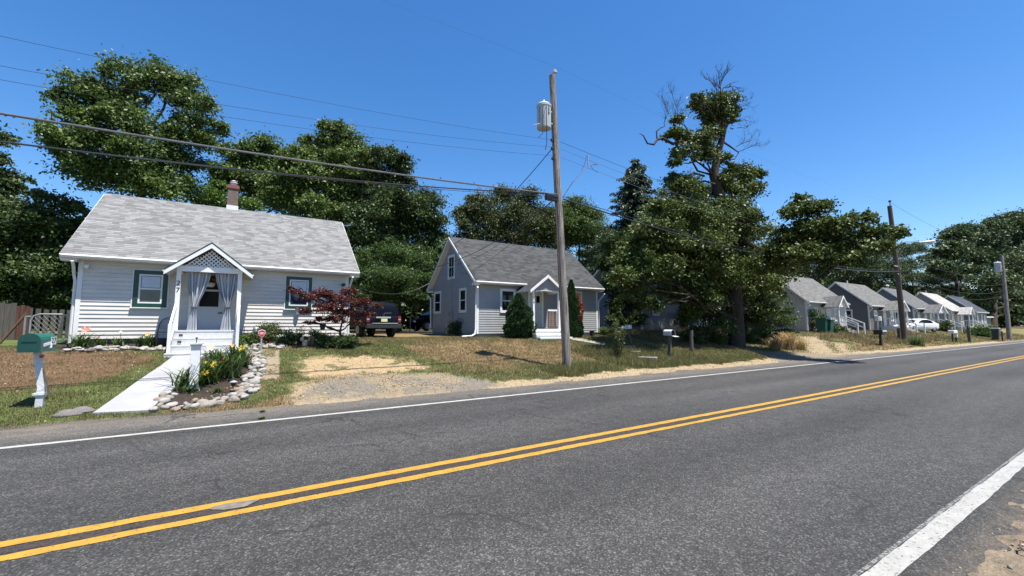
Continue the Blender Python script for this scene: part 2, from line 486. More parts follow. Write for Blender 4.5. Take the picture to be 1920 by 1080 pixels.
try:
    sc.cycles.max_bounces = 7; sc.cycles.diffuse_bounces = 4; sc.cycles.transmission_bounces = 3; sc.cycles.transparent_max_bounces = 4
    sc.cycles.caustics_reflective = False; sc.cycles.caustics_refractive = False
except Exception: pass

# ------------------------------------------------------------------ ground
def gp(*pts): return [tuple(G(*p))[:2] for p in pts]


def inside(poly, x, y):
    r = np.zeros(x.shape, bool); n = len(poly)
    for i in range(n):
        x0, y0 = poly[i]; x1, y1 = poly[(i + 1) % n]
        c = ((y0 > y) != (y1 > y)) & (x < (x1 - x0) * (y - y0) / (y1 - y0 + 1e-12) + x0)
        r ^= c
    return r


WALK = gp((173, 779), (278, 774), (326, 731), (343, 706), (360, 685), (384, 668), (452, 664), (452, 656), (321, 656), (320, 664), (328, 668), (300, 690), (250, 724))
BED = gp((326, 731), (300, 755), (296, 768), (400, 764), (468, 741), (482, 700), (486, 655), (452, 655), (384, 668), (345, 705))
PAVE = gp((488, 655), (524, 655), (524, 709), (476, 712), (486, 690))
SAND = gp((556, 672), (600, 667), (690, 668), (765, 676), (810, 690), (730, 700), (640, 708), (575, 712), (562, 700))
SAND2 = gp((560, 712), (640, 742), (560, 752), (540, 748))
APRON = gp((556, 751), (570, 735), (606, 712), (720, 700), (830, 702), (900, 712), (930, 718), (900, 735), (800, 743), (640, 752))
BROWN = gp((-260, 655), (150, 658), (268, 661), (290, 672), (245, 700), (150, 722), (0, 733), (-260, 742))
DRYH2 = gp((740, 650), (860, 640), (1010, 642), (1100, 650), (1110, 672), (1000, 680), (900, 682), (820, 675))
CONC = gp((1412, 656), (1500, 662), (1560, 664), (1640, 662), (1600, 672), (1490, 683), (1440, 672))
TR1 = gp((1502, 630), (1535, 631), (1568, 663), (1522, 664))
TR2 = gp((1562, 643), (1584, 643), (1598, 660), (1575, 661))
GREENL = gp((-260, 742), (0, 735), (150, 725), (180, 760), (170, 785), (0, 800), (-260, 815))
GREENP = gp((526, 660), (562, 672), (566, 705), (604, 712), (560, 742), (448, 768), (470, 745), (480, 714), (523, 710))
GREENM = gp((590, 660), (760, 640), (760, 665), (700, 668), (600, 668))
SHADY = gp((1180, 640), (1420, 640), (1440, 672), (1300, 690), (1200, 690))

def soft(poly, x, y, rad=.16, k=7):
    r_ = np.random.default_rng(5); a = 0
    for i in range(k):
        o = r_.normal(0, rad, 2); a = a + inside(poly, x + o[0], y + o[1])
    n_ = fnoise(x + 13, y + 29, .13) + .6 * (fnoise(x, y, .5) - .5)
    return np.clip(a / k * 1.25 - .12 + (n_ - .5) * 1.1 * (a > 0) * (a < k), 0, 1)


C_DRY = .95 * np.array([.17, .122, .062]); C_GRN = .95 * np.array([.075, .098, .030]); C_BRN = np.array([.098, .060, .034])
C_SAND = np.array([.25, .195, .122]); C_ASPH = np.array([.140, .124, .100]); C_MULCH = .64 * np.array([.055, .043, .035])
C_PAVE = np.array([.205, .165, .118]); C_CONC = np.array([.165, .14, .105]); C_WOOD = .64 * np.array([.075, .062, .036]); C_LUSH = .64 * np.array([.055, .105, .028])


def ground_map(x, y):
    """colour of the soil or turf, and how much grass stands there"""
    jx = (fnoise(x, y, .55) - .5) * .5; jy = (fnoise(x + 50, y + 31, .55) - .5) * .5
    jx = jx + (fnoise(x + 7, y, .16) - .5) * .28; jy = jy + (fnoise(x, y + 77, .16) - .5) * .28
    X = x + jx; Yy = y + jy
    n1 = fnoise(x, y, 1.7); n2 = fnoise(x + 9, y + 4, .35); n3 = fnoise(x + 3, y + 70, 4.0)
    g = np.clip((n1 - .42) * 4.5 + (n2 - .5) * 1.2, 0, 1)
    col = C_DRY[None] * (1 - g[:, None]) + C_GRN[None] * g[:, None]
    grass = np.full(x.shape, .9)
    tint = np.clip(.5 + (n1 - .5) * 1.4, 0, 1) * .62 + .08

    def lay(mask, c, gr, tn=None, amt=1.0):
        nonlocal col, grass, tint
        m = np.asarray(mask, float) * amt
        col = col * (1 - m[:, None]) + np.asarray(c)[None] * m[:, None]
        grass = grass * (1 - m) + gr * m
        if tn is not None: tint = tint * (1 - m) + tn * m
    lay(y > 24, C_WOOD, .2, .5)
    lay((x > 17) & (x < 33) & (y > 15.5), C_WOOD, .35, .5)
    gl = np.clip((n1 - .45) * 6, 0, 1)
    lay(x < -1.2, C_GRN * 1.05, .9, .62)
    lay(inside(GREENL, X, Yy), C_GRN, 1.0, .6)
    lay(soft(BROWN, X, Yy), C_BRN * 1.05, .36, .10)
    lay(inside(BROWN, X, Yy) & (n2 > .62), C_BRN * .7, .6, .16)
    lay(soft(DRYH2, X, Yy), C_DRY * 1.08, .8, .12)
    lay(soft(GREENM, X, Yy), C_GRN, 1.0, .62)
    lay(inside(GREENP, X, Yy) & (n2 < .66), C_GRN, 1.0, .6)
    verge = (y < 11.6) & (y > 9.5) & (x > 1.5) & (x < 21)
    lay(verge, C_GRN, 1.0, .66, .75)
    # sand along the road edge
    e = np.interp(x, EX, EY)
    wv = .28 + .35 * fnoise(x, y * 0 + 3, 1.1) + .25 * np.clip((x - 3) / 6, 0, 1)
    vs = np.clip((e + wv - Yy) / .16 + .5 + (n2 - .5) * 1.4, 0, 1) * ((x > 1.0) & (x < 62) & (y > 8))
    lay(vs, C_SAND, .03, .2)
    lay((x > 62) & (Yy < e + .4) & (y > 8), C_CONC, .03, .2)
    lay(soft(SAND, X, Yy), C_SAND * np.array([1.05, 1.0, .92]), .015, .2)
    lay(soft(SAND2, X, Yy), C_SAND, .04, .2)
    lay(soft(APRON, X, Yy), C_ASPH, .02, .2)
    lay(inside(APRON, X, Yy) & (n1 + .5 * (n2 - .5) > .57), C_SAND * .85, .02, .2, .6)
    lay(inside(SAND, X, Yy) & (n2 + .4 * (n1 - .5) > .75), C_GRN, .7, .4, .6)
    lay(inside(PAVE, x, y), C_PAVE, .02, .2)
    lay(inside(PAVE, x, y) & (n2 > .62), C_GRN, .6, .5, .6)
    lay(inside(BED, x, y), C_MULCH, 0, .5)
    lay((y > 15.9) & (y < 17.4) & (x > -4.3) & (x < 3.6), C_MULCH, .0, .5)
    lay((x > -4.2) & (x < 3.6) & (y > 15.75) & (y < 15.95), C_GRN, .8, .6)
    lay(soft(CONC, X, Yy), C_CONC, .01, .2)
    lay(soft(TR1, X, Yy), C_SAND * .9, .05, .2); lay(soft(TR2, X, Yy), C_SAND * .9, .05, .2)
    lay((y < 1.2), C_SAND * .62 * (1 + (n2[:, None] * 0)), .04, .3) if False else None
    near = y < 1.2
    col = np.where(near[:, None], np.array([.165, .132, .095])[None] * (.55 + .7 * n2[:, None]), col); grass = np.where(near, .02, grass)
    lay(inside(WALK, x, y), C_MULCH, 0, .5)
    lay((x > 8.9) & (x < 17.2) & (y > 17.4) & (y < 23.2), C_WOOD, 0, .5)
    lay((x > -4.2) & (x < 3.5) & (y > 17) & (y < 24), C_WOOD, 0, .5)
    return col, grass, tint


def axis(parts):
    r = []
    for a, b, s in parts: r += list(np.arange(a, b, s))
    return np.array(r + [parts[-1][1]])


gx = axis([(-900, -60, 60), (-60, -12, 3), (-12, -7, .3), (-7, 18, .075), (18, 46, .2), (46, 80, .8), (80, 200, 6), (200, 1400, 80)])
gy = axis([(-700, -20, 60), (-20, -1, 1.5), (-1, .3, .2), (.3, 1.3, .07), (1.3, 9, .8), (9, 16.4, .075), (16.4, 20, .15), (20, 28, .6), (28, 60, 3), (60, 1200, 80)])
XX, YY = np.meshgrid(gx, gy)
xf, yf = XX.ravel(), YY.ravel()
zf = ter(xf, yf)
onl = (yf > 9.7) & (yf < 24)
zf = zf + np.where(onl, (fnoise(xf, yf, .9) - .5) * .06 + (fnoise(xf, yf, .22) - .5) * .025, 0) + np.where(yf < 1.1, (fnoise(xf, yf, .2) - .5) * .03, 0)
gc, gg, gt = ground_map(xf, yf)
nx, ny = len(gx), len(gy)
ii = (np.arange(ny - 1)[:, None] * nx + np.arange(nx - 1)[None]).ravel()
Fq = np.stack([ii, ii + 1, ii + 1 + nx, ii + nx], 1)
gm = bpy.data.materials.new('ground_soil'); gm.use_nodes = True
nt = gm.node_tree; p = nt.nodes['Principled BSDF']; p.inputs['Roughness'].default_value = .95; p.inputs['Specular IOR Level'].default_value = .15
at = nn(nt, 'ShaderNodeAttribute', attribute_name='soil'); tc = nn(nt, 'ShaderNodeTexCoord')
n1 = nn(nt, 'ShaderNodeTexNoise'); n1.inputs['Scale'].default_value = 14; n1.inputs['Detail'].default_value = 8; n1.inputs['Roughness'].default_value = .7
nt.links.new(tc.outputs['Object'], n1.inputs['Vector'])
mr = nn(nt, 'ShaderNodeMapRange'); mr.inputs['From Min'].default_value = .3; mr.inputs['From Max'].default_value = .7; mr.inputs['To Min'].default_value = .62; mr.inputs['To Max'].default_value = 1.3
nt.links.new(n1.outputs['Fac'], mr.inputs['Value'])
sv = nn(nt, 'ShaderNodeVectorMath', operation='SCALE'); nt.links.new(at.outputs['Color'], sv.inputs[0]); nt.links.new(mr.outputs[0], sv.inputs['Scale'])
nt.links.new(sv.outputs[0], p.inputs['Base Color'])
n2 = nn(nt, 'ShaderNodeTexNoise'); n2.inputs['Scale'].default_value = 45; n2.inputs['Detail'].default_value = 5
nt.links.new(tc.outputs['Object'], n2.inputs['Vector'])
bp = nn(nt, 'ShaderNodeBump'); bp.inputs['Strength'].default_value = .7; bp.inputs['Distance'].default_value = .03
nt.links.new(n2.outputs['Fac'], bp.inputs['Height']); nt.links.new(bp.outputs[0], p.inputs['Normal'])
ground = npmesh('ground', np.stack([xf, yf, zf], 1), Fq, gm, smooth=True)
a = ground.data.attributes.new('soil', 'FLOAT_COLOR', 'POINT')
a.data.foreach_set('color', np.concatenate([gc, np.ones((len(gc), 1))], 1).astype(np.float32).ravel())
tag(ground, kind='structure')

# ------------------------------------------------------------------ road
rm = bpy.data.materials.new('asphalt'); rm.use_nodes = True
nt = rm.node_tree; p = nt.nodes['Principled BSDF']; p.inputs['Roughness'].default_value = .8; p.inputs['Specular IOR Level'].default_value = .3
tc = nn(nt, 'ShaderNodeTexCoord')


def chain_noise(scale, detail, rough=.5, stretch=None):
    n = nn(nt, 'ShaderNodeTexNoise'); n.inputs['Scale'].default_value = scale; n.inputs['Detail'].default_value = detail; n.inputs['Roughness'].default_value = rough
    if stretch:
        mp = nn(nt, 'ShaderNodeMapping'); mp.inputs['Scale'].default_value = stretch
        nt.links.new(tc.outputs['Object'], mp.inputs['Vector']); nt.links.new(mp.outputs[0], n.inputs['Vector'])
    else: nt.links.new(tc.outputs['Object'], n.inputs['Vector'])
    return n


def remap(sock, a, b, c, d):
    r = nn(nt, 'ShaderNodeMapRange'); r.inputs['From Min'].default_value = a; r.inputs['From Max'].default_value = b
    r.inputs['To Min'].default_value = c; r.inputs['To Max'].default_value = d; nt.links.new(sock, r.inputs['Value']); return r.outputs[0]


def mul(a, b):
    m = nn(nt, 'ShaderNodeMath', operation='MULTIPLY'); nt.links.new(a, m.inputs[0]); nt.links.new(b, m.inputs[1]); return m.outputs[0]


vo = nn(nt, 'ShaderNodeTexVoronoi'); vo.inputs['Scale'].default_value = 85; nt.links.new(tc.outputs['Object'], vo.inputs['Vector'])
sepc = nn(nt, 'ShaderNodeSeparateColor'); nt.links.new(vo.outputs['Color'], sepc.inputs[0])
grain = nn(nt, 'ShaderNodeValToRGB'); cr = grain.color_ramp
cr.elements[0].position = 0; cr.elements[0].color = (.017, .0165, .016, 1); cr.elements[1].position = 1; cr.elements[1].color = (.105, .102, .095, 1)
for ps, v in ((.35, .027), (.7, .038), (.88, .060)):
    e = cr.elements.new(ps); e.color = (v, v * .98, v * .95, 1)
nt.links.new(sepc.outputs[0], grain.inputs['Fac'])
big = remap(chain_noise(.5, 6, .62, (.25, 1.0, 1)).outputs['Fac'], .3, .7, .72, 1.26)
mid = remap(chain_noise(5, 5, .65).outputs['Fac'], .3, .7, .8, 1.2)
sx = nn(nt, 'ShaderNodeSeparateXYZ'); nt.links.new(tc.outputs['Object'], sx.inputs[0])
wl = nn(nt, 'ShaderNodeValToRGB'); cr = wl.color_ramp       # worn wheel tracks across the width of the road
cr.elements[0].position = 0; cr.elements[0].color = (.95,) * 3 + (1,); cr.elements[1].position = 1; cr.elements[1].color = (1.25,) * 3 + (1,)
for ps, v in ((.12, .92), (.18, 1.0), (.25, 1.18), (.33, .86), (.41, 1.12), (.485, .84), (.55, 1.0), (.62, 1.2), (.69, .88), (.76, 1.18), (.83, .9), (.86, 1.3), (.93, 1.7), (.97, 1.9)):
    e = cr.elements.new(ps); e.color = (v, v, v, 1)
nt.links.new(remap(sx.outputs['Y'], 0, 10, 0, 1), wl.inputs['Fac'])
f = mul(mul(big, mid), wl.outputs['Color'])
sc1 = nn(nt, 'ShaderNodeVectorMath', operation='SCALE'); nt.links.new(grain.outputs['Color'], sc1.inputs[0]); nt.links.new(f, sc1.inputs['Scale'])
# sandy dust beyond the edge line
dust = mul(remap(sx.outputs['Y'], 8.6, 9.9, 0, .75), remap(chain_noise(3.5, 6, .7, (.4, 1, 1)).outputs['Fac'], .35, .65, .1, 1.0))
mxd = nn(nt, 'ShaderNodeMix', data_type='RGBA'); nt.links.new(dust, mxd.inputs['Factor']); nt.links.new(sc1.outputs[0], mxd.inputs['A']); mxd.inputs['B'].default_value = (.15, .12, .085, 1)
# cracks
vc = nn(nt, 'ShaderNodeTexVoronoi', feature='DISTANCE_TO_EDGE'); vc.inputs['Scale'].default_value = .42
wn = chain_noise(1.6, 4, .6); add = nn(nt, 'ShaderNodeVectorMath', operation='ADD'); nt.links.new(tc.outputs['Object'], add.inputs[0])
sw = nn(nt, 'ShaderNodeVectorMath', operation='SCALE'); sw.inputs['Scale'].default_value = .8; nt.links.new(wn.outputs['Color'], sw.inputs[0]); nt.links.new(sw.outputs[0], add.inputs[1])
nt.links.new(add.outputs[0], vc.inputs['Vector'])
crk = mul(remap(vc.outputs['Distance'], .004, .011, .85, 0), remap(chain_noise(.7, 3).outputs['Fac'], .47, .56, 0, 1))
dn = mul(remap(sx.outputs['Y'], .7, 1.12, .85, 0), remap(chain_noise(6, 6, .7).outputs['Fac'], .35, .62, 0, 1.0))
mxe = nn(nt, 'ShaderNodeMix', data_type='RGBA'); nt.links.new(dn, mxe.inputs['Factor']); nt.links.new(mxd.outputs['Result'], mxe.inputs['A']); mxe.inputs['B'].default_value = (.14, .112, .08, 1)
mxc = nn(nt, 'ShaderNodeMix', data_type='RGBA'); nt.links.new(crk, mxc.inputs['Factor']); nt.links.new(mxe.outputs['Result'], mxc.inputs['A']); mxc.inputs['B'].default_value = (.018, .017, .017, 1)
nt.links.new(mxc.outputs['Result'], p.inputs['Base Color'])
bp = nn(nt, 'ShaderNodeBump'); bp.inputs['Strength'].default_value = .55; bp.inputs['Distance'].default_value = .012
nt.links.new(vo.outputs['Distance'], bp.inputs['Height']); nt.links.new(bp.outputs[0], p.inputs['Normal'])

b = MB()
rx = [-900, -100, -20, 30, 80, 200, 1400]
for i in range(len(rx) - 1): b.poly([(rx[i], .55, 0), (rx[i + 1], .55, 0), (rx[i + 1], 10.7, 0), (rx[i], 10.7, 0)])
road = tag(b.build('road', rm), kind='structure')


def paintmat(name, col, worn, thr=.62):
    m = bpy.data.materials.new(name); m.use_nodes = True
    global nt, tc
    nt = m.node_tree; p = nt.nodes['Principled BSDF']; p.inputs['Roughness'].default_value = .6
    tc = nn(nt, 'ShaderNodeTexCoord')
    f = remap(chain_noise(38, 4, .6).outputs['Fac'], thr, thr + .06, 0, 1)
    s = remap(chain_noise(6, 4, .6).outputs['Fac'], .3, .7, .82, 1.1)
    v = nn(nt, 'ShaderNodeVectorMath', operation='SCALE'); v.inputs[0].default_value = col; nt.links.new(s, v.inputs['Scale'])
    mx = nn(nt, 'ShaderNodeMix', data_type='RGBA'); nt.links.new(f, mx.inputs['Factor']); nt.links.new(v.outputs[0], mx.inputs['A']); mx.inputs['B'].default_value = c4(worn)
    nt.links.new(mx.outputs['Result'], p.inputs['Base Color'])
    bq = nn(nt, 'ShaderNodeBump'); bq.inputs['Strength'].default_value = .4; bq.inputs['Distance'].default_value = .006
    nt.links.new(chain_noise(70, 3).outputs['Fac'], bq.inputs['Height']); nt.links.new(bq.outputs[0], p.inputs['Normal'])
    return m


M['paint_w'] = paintmat('road_paint_white', (.315, .31, .29), (.09, .088, .08), .62)
M['paint_y'] = paintmat('road_paint_yellow', (.31, .178, .019), (.085, .062, .034), .60)
M['seam'] = paintmat('paving_seam', (.040, .028, .022), (.014, .013, .012), .5)


def stripe(name, yc, wd, material, zz=.004, jag=.012, gapat=None):
    xs = axis([(-260, -20, 20), (-20, -4, .5), (-4, 22, .06), (22, 60, .4), (60, 200, 8), (200, 900, 100)])
    e1 = yc + wd / 2 + (vnoise(xs, xs * 0 + yc * 7, .11) - .5) * jag + (vnoise(xs, xs * 0 + yc * 3, 1.5) - .5) * jag
    e0 = yc - wd / 2 + (vnoise(xs, xs * 0 + yc * 13, .11) - .5) * jag + (vnoise(xs, xs * 0 + yc * 5, 1.5) - .5) * jag
    V = np.concatenate([np.stack([xs, e0, xs * 0 + zz], 1), np.stack([xs, e1, xs * 0 + zz], 1)])
    n = len(xs); i = np.arange(n - 1)
    if gapat: i = i[~((xs[:-1] > gapat[0]) & (xs[:-1] < gapat[1]))]
    o = npmesh(name, V, np.stack([i, i + 1, i + 1 + n, i + n], 1), material)
    return tag(o, kind='structure')


stripe('edge_line', 8.52, .115, M['paint_w'])
M['paint_w2'] = paintmat('road_paint_worn', (.255, .25, .232), (.06, .058, .052), .585)
stripe('edge_line', 1.195, .128, M['paint_w2'], .004, .010)
M['paint_thin'] = paintmat('road_paint_thin', (.16, .155, .145), (.045, .044, .042), .47)
stripe('edge_line', 1.276, .024, M['paint_thin'], .0035, .008)
stripe('centre_line', 4.815, .125, M['paint_y'], .005, .016)
stripe('centre_line', 4.535, .115, M['paint_y'], .005, .016)
b = MB(); pc_ = G(440, 957); b.poly([(pc_.x + .17 * math.cos(t) * (1 + .25 * math.sin(3 * t)), pc_.y - .0 + .085 * math.sin(t) * (1 + .2 * math.cos(2 * t + 1)), .009) for t in np.linspace(0, 2 * PI, 22)[:-1]])
M['patch'] = mat('road_patch', (.115, .10, .085), .8, .3, 14, .4, 60)
tag(b.build('road_patch', M['patch']), kind='structure')
stripe('paving_seam', 4.672, .135, M['seam'], .003, .07)
tuft_spots = []

# ------------------------------------------------------------------ front walk to the porch of the white house
def sheet(name, poly, material, lift, thick=.05, sub=.25):
    bm = bmesh.new()
    vs = [bm.verts.new((x, y, 0)) for x, y in poly]
    f = bm.faces.new(vs)
    for k in range(14):
        ym = 10.3 + k * .42
        bmesh.ops.bisect_plane(bm, geom=bm.verts[:] + bm.edges[:] + bm.faces[:], plane_co=(0, ym, 0), plane_no=(0, 1, 0))
    r = bmesh.ops.extrude_face_region(bm, geom=bm.faces[:])
    up = set(v for v in r['geom'] if isinstance(v, bmesh.types.BMVert))
    for v in bm.verts: v.co.z = tz(v.co.x, v.co.y) + (lift if v in up else lift - thick - .05)
    bmesh.ops.recalc_face_normals(bm, faces=bm.faces)
    me = bpy.data.meshes.new(name); bm.to_mesh(me); bm.free(); me.materials.append(material)
    o = bpy.data.objects.new(name, me); COL.objects.link(o); ORG[o.name] = (0, 0, 0)
    return o


M['walk'] = mat('walk_paint', (.245, .245, .25), .75, .10, 1.6, .15, 50)
tag(sheet('front_path', WALK, M['walk'], .045), kind='structure')


# ------------------------------------------------------------------ grass as real blades
def blades(name, n, xr, yr, hmin, hmax, wd, filt=None, material=None, label=None, ymult=1.0, tintf=None):
    x = rng.uniform(xr[0], xr[1], n); y = rng.uniform(yr[0], yr[1], n)
    c, g, t = ground_map(x, y)
    keep = rng.random(n) < g * np.clip(.35 + 1.3 * fnoise(x + 5, y, .3), 0, 1)
    if filt is not None: keep &= filt(x, y)
    x, y, t = x[keep], y[keep], t[keep]; n = len(x)
    z = ter(x, y) + (fnoise(x, y, .9) - .5) * .06 - .01
    h = rng.uniform(hmin, hmax, n) * (.6 + .8 * fnoise(x, y, .5))
    a = rng.uniform(0, 2 * PI, n); lean = rng.normal(0, .45, (n, 2)) * h[:, None]
    wx = np.cos(a) * wd; wy = np.sin(a) * wd
    P0 = np.stack([x - wx, y - wy, z], 1); P1 = np.stack([x + wx, y + wy, z], 1); P2 = np.stack([x + lean[:, 0], y + lean[:, 1], z + h], 1)
    V = np.stack([P0, P1, P2], 1).reshape(-1, 3); Fa = np.arange(3 * n).reshape(-1, 3)
    tone = np.clip(t + rng.normal(0, .16, n), 0, 1) if tintf is None else tintf(x, y, n)
    return tag(npmesh(name, V, Fa, material, tone=tone), kind='stuff')


M['turf'] = leafmat('turf', (.235, .17, .09), (.125, .118, .045), (.065, .098, .026), .6, .25, .25)
blades('lawn_grass', 260000, (-9, 3.6), (9.9, 17), .025, .07, .006, None, M['turf'])
blades('lawn_grass', 330000, (2.6, 22), (9.6, 18.5), .03, .085, .008, None, M['turf'])
blades('verge_grass', 70000, (20, 90), (9.7, 18), .03, .12, .018, None, M['turf'])
weedy = lambda x, y: (fnoise(x, y, 1.3) > .36) & (((x > 11.5) & (x < 17.5) & (y > 10.2) & (y < 14.2) & (x + (y - 10) * .6 > 12.5)) | ((x > 8.2) & (x < 11) & (y > 10.1) & (y < 11.7)))
blades('tall_weeds', 60000, (8, 18), (10, 14.5), .08, .26, .007, weedy, M['turf'], tintf=lambda x, y, n: np.clip(rng.normal(.62, .25, n), 0, 1))
drybank = lambda x, y: (fnoise(x, y, 1.1) > .45) & (y < 15.5)
blades('dry_tall_grass', 16000, (34, 58), (11.6, 15.5), .12, .42, .016, drybank, M['turf'], tintf=lambda x, y, n: np.clip(rng.normal(.22, .2, n), 0, 1))
blades('dry_tall_grass', 26000, (18, 31), (14.2, 18.5), .15, .5, .012, lambda x, y: fnoise(x, y, 1.1) > .4, M['turf'], tintf=lambda x, y, n: np.clip(rng.normal(.3, .22, n), 0, 1))

# ------------------------------------------------------------------ foliage
def unit(n):
    v = rng.normal(size=(n, 3)); return v / np.linalg.norm(v, axis=1, keepdims=True)


def leaf_quads(P, D, L, W):
    """diamond leaves at P pointing along D"""
    n = len(P)
    D = D / (np.linalg.norm(D, axis=1, keepdims=True) + 1e-9)
    S = np.cross(D, unit(n)); S /= (np.linalg.norm(S, axis=1, keepdims=True) + 1e-9)
    L = np.broadcast_to(L, (n,))[:, None]; W = np.broadcast_to(W, (n,))[:, None]
    V = np.stack([P - D * L * .5, P + S * W * .5 + D * L * .05, P + D * L * .5, P - S * W * .5 + D * L * .05], 1)
    return V.reshape(-1, 3)


def blob_points(c, r, dens, sub=.26, flat=.8, hollow=.6):
    ns = max(7, int(15 * (1 + r * 1.0)))
    d = unit(ns); d[:, 2] = np.where(d[:, 2] < -.5, -d[:, 2] * .6, d[:, 2])
    rad = r * (hollow + (1.04 - hollow) * rng.random(ns) ** .7)
    sc_ = np.array(c) + d * rad[:, None] * np.array([1, 1, flat])
    n = int(dens * 5.2 * r * r)
    k = rng.integers(0, ns, n)
    P = sc_[k] + rng.normal(size=(n, 3)) * (r * sub * (.45 + .9 * rng.random(ns)[k][:, None])) * np.array([1, 1, .55])
    P = P + d[k] * (np.abs(rng.normal(size=n)) ** 1.4 * r * .17)[:, None]
    core = rng.random(n) < .16                                   # leaves inside the crown
    q = unit(n) * (r * .85 * rng.random(n) ** .4)[:, None] * np.array([1, 1, flat]) + np.array(c)
    P = np.where(core[:, None], q, P)
    D = d[k] * .5 + unit(n) * .9 + np.array([0, 0, -.4])
    tone = np.clip(.42 + (rng.random(ns)[k] - .5) * .62 + rng.normal(0, .13, n), 0, 1)
    return P, D, tone, sc_


def limb(mb, p, q, r0, r1, wob=.12, n=6):
    p, q = Vector(p), Vector(q); L = (q - p).length; pts = []
    for i in range(n + 1):
        t = i / n; v = p.lerp(q, t)
        v += Vector((random.uniform(-1, 1), random.uniform(-1, 1), random.uniform(-.6, .6))) * wob * L * math.sin(PI * t) * .5
        v.z += L * .06 * math.sin(PI * t)
        pts.append(v)
    mb.tube(pts, [r0 + (r1 - r0) * i / n for i in range(n + 1)], 6 if r0 < .08 else 8)
    return pts


def tree(name, label, cat, base, blobs, leafm, leaf, dens, trunk_r=.25, barkm='bark', group=None, sub=.26, flat=.8, trunk_top=None, aspect=.5, twigs=True, shift=0.0, trunkpts=None, limbs=True):
    """blobs: (world centre, radius)"""
    root = thing(name, base, label, cat, group)
    Ps, Ds, Ts, subs = [], [], [], []
    main = list(blobs)
    blobs = [(c, r * .86) for c, r in main]
    for c, r in main:                                            # smaller sprays break the outline of every bough
        for k in range(4):
            d = unit(1)[0]; d[2] = abs(d[2]) * .8 if rng.random() < .7 else d[2]; q = r * rng.uniform(.22, .42)
            blobs.append((tuple(np.array(c) + d * r * rng.uniform(.8, 1.12) * np.array([1, 1, flat])), q))
    for c, r in blobs:
        P, D, T, s_ = blob_points(c, r, dens, sub, flat)
        Ps.append(P); Ds.append(D); Ts.append(T); subs.append((c, r, s_))
    P = np.concatenate(Ps); D = np.concatenate(Ds); T = np.clip(np.concatenate(Ts) + shift, 0, 1); n = len(P)
    L = leaf * .58 * rng.uniform(.55, 1.5, n)
    V = leaf_quads(P, D, L, L * aspect * rng.uniform(.75, 1.2, n))
    npmesh('crown', V, np.arange(4 * n).reshape(-1, 4), leafm, parent=root, tone=T)
    b = MB(); B = Vector(base)
    if trunkpts is None:
        cen = np.mean([c for c, r in blobs], axis=0); top = max(c[2] for c, r in blobs)
        tt = Vector(trunk_top) if trunk_top is not None else Vector((B.x * .45 + cen[0] * .55, B.y * .45 + cen[1] * .55, B.z + (top - B.z) * .72))
        trunkpts = [B + Vector((0, 0, -.3)), B + Vector((0, 0, .15))] + [B.lerp(tt, t) + Vector((random.uniform(-.1, .1), random.uniform(-.1, .1), 0)) * trunk_r * 3 for t in (.25, .5, .75)] + [tt]
    k = len(trunkpts)
    rs = [trunk_r * 1.35] + [trunk_r * (1.12 - .85 * i / (k - 1)) for i in range(1, k)]
    b.tube(trunkpts, rs, 10)
    if limbs:
        for c, r, s_ in subs[:len(main)]:
            cands = [q for q in trunkpts[1:] if q[2] < c[2] + .3 * r] or [trunkpts[1]]
            q = max(cands, key=lambda v: v[2] - .35 * (Vector(v) - Vector(c)).length)
            pts = limb(b, q, c, max(.025, trunk_r * .32), .02)
            if twigs:
                for sp in s_[: min(len(s_), 7)]: limb(b, pts[-2], sp, .022, .008, .15, 3)
    b.build('trunk', M[barkm], root, smooth=True)
    return root


def PB(Y, lst, dj=.8):
    """blobs given as sight lines at distance Y (or own distance) with their radius in photo pixels"""
    out = []
    for it in lst:
        px, py, rp = it[:3]; y = it[3] if len(it) > 3 else Y
        c = A(px, py, y); dep = float((c - CAM) @ FW); r = rp * dep / F
        y2 = y + random.uniform(-dj, dj) * r
        k = y2 / y
        c = CAM + (c - CAM) * k
        out.append((tuple(c), r * k))
    return out


def base_at(px, Y, py=620):
    c = A(px, py, Y); return (c[0], Y, tz(c[0], Y))


# --- the tall tree behind the white house and its neighbours
tree('leafy_tree', 'tallest leafy tree behind the white house, sky showing through its crown', 'tree', base_at(262, 28),
     PB(28, [(240, 150, 40), (290, 145, 36), (335, 165, 38), (360, 200, 36), (375, 240, 34), (345, 270, 42), (150, 165, 34), (115, 188, 20), (185, 200, 44), (228, 190, 40), (240, 235, 44),
             (140, 225, 36), (150, 265, 42), (110, 275, 26), (200, 280, 48), (255, 300, 50), (310, 315, 42), (348, 305, 28), (165, 325, 42), (225, 345, 48), (290, 355, 46), (140, 300, 25), (330, 350, 30), (385, 265, 18)]),
     M['leaf'], .28, 430, .32, sub=.3, flat=.75)
tree('leafy_tree', 'dark dense tree at the left edge behind the board fence', 'tree', base_at(40, 29),
     PB(29, [(30, 420, 50), (95, 395, 38), (10, 470, 55), (85, 455, 48), (50, 520, 55), (110, 520, 45), (140, 440, 40), (10, 560, 50), (80, 575, 40), (130, 575, 40), (150, 500, 40), (-40, 400, 60), (-70, 480, 70), (-80, 560, 60)]),
     M['leaf_dark'], .27, 500, .3, sub=.3)
tree('leafy_tree', 'half hidden tree cut by the left edge of the picture', 'tree', base_at(-30, 34),
     PB(34, [(-15, 300, 26), (18, 338, 22), (-10, 345, 30), (30, 352, 14), (-40, 370, 40), (5, 385, 25), (-50, 250, 40)]), M['leaf_dark'], .3, 420, .25)

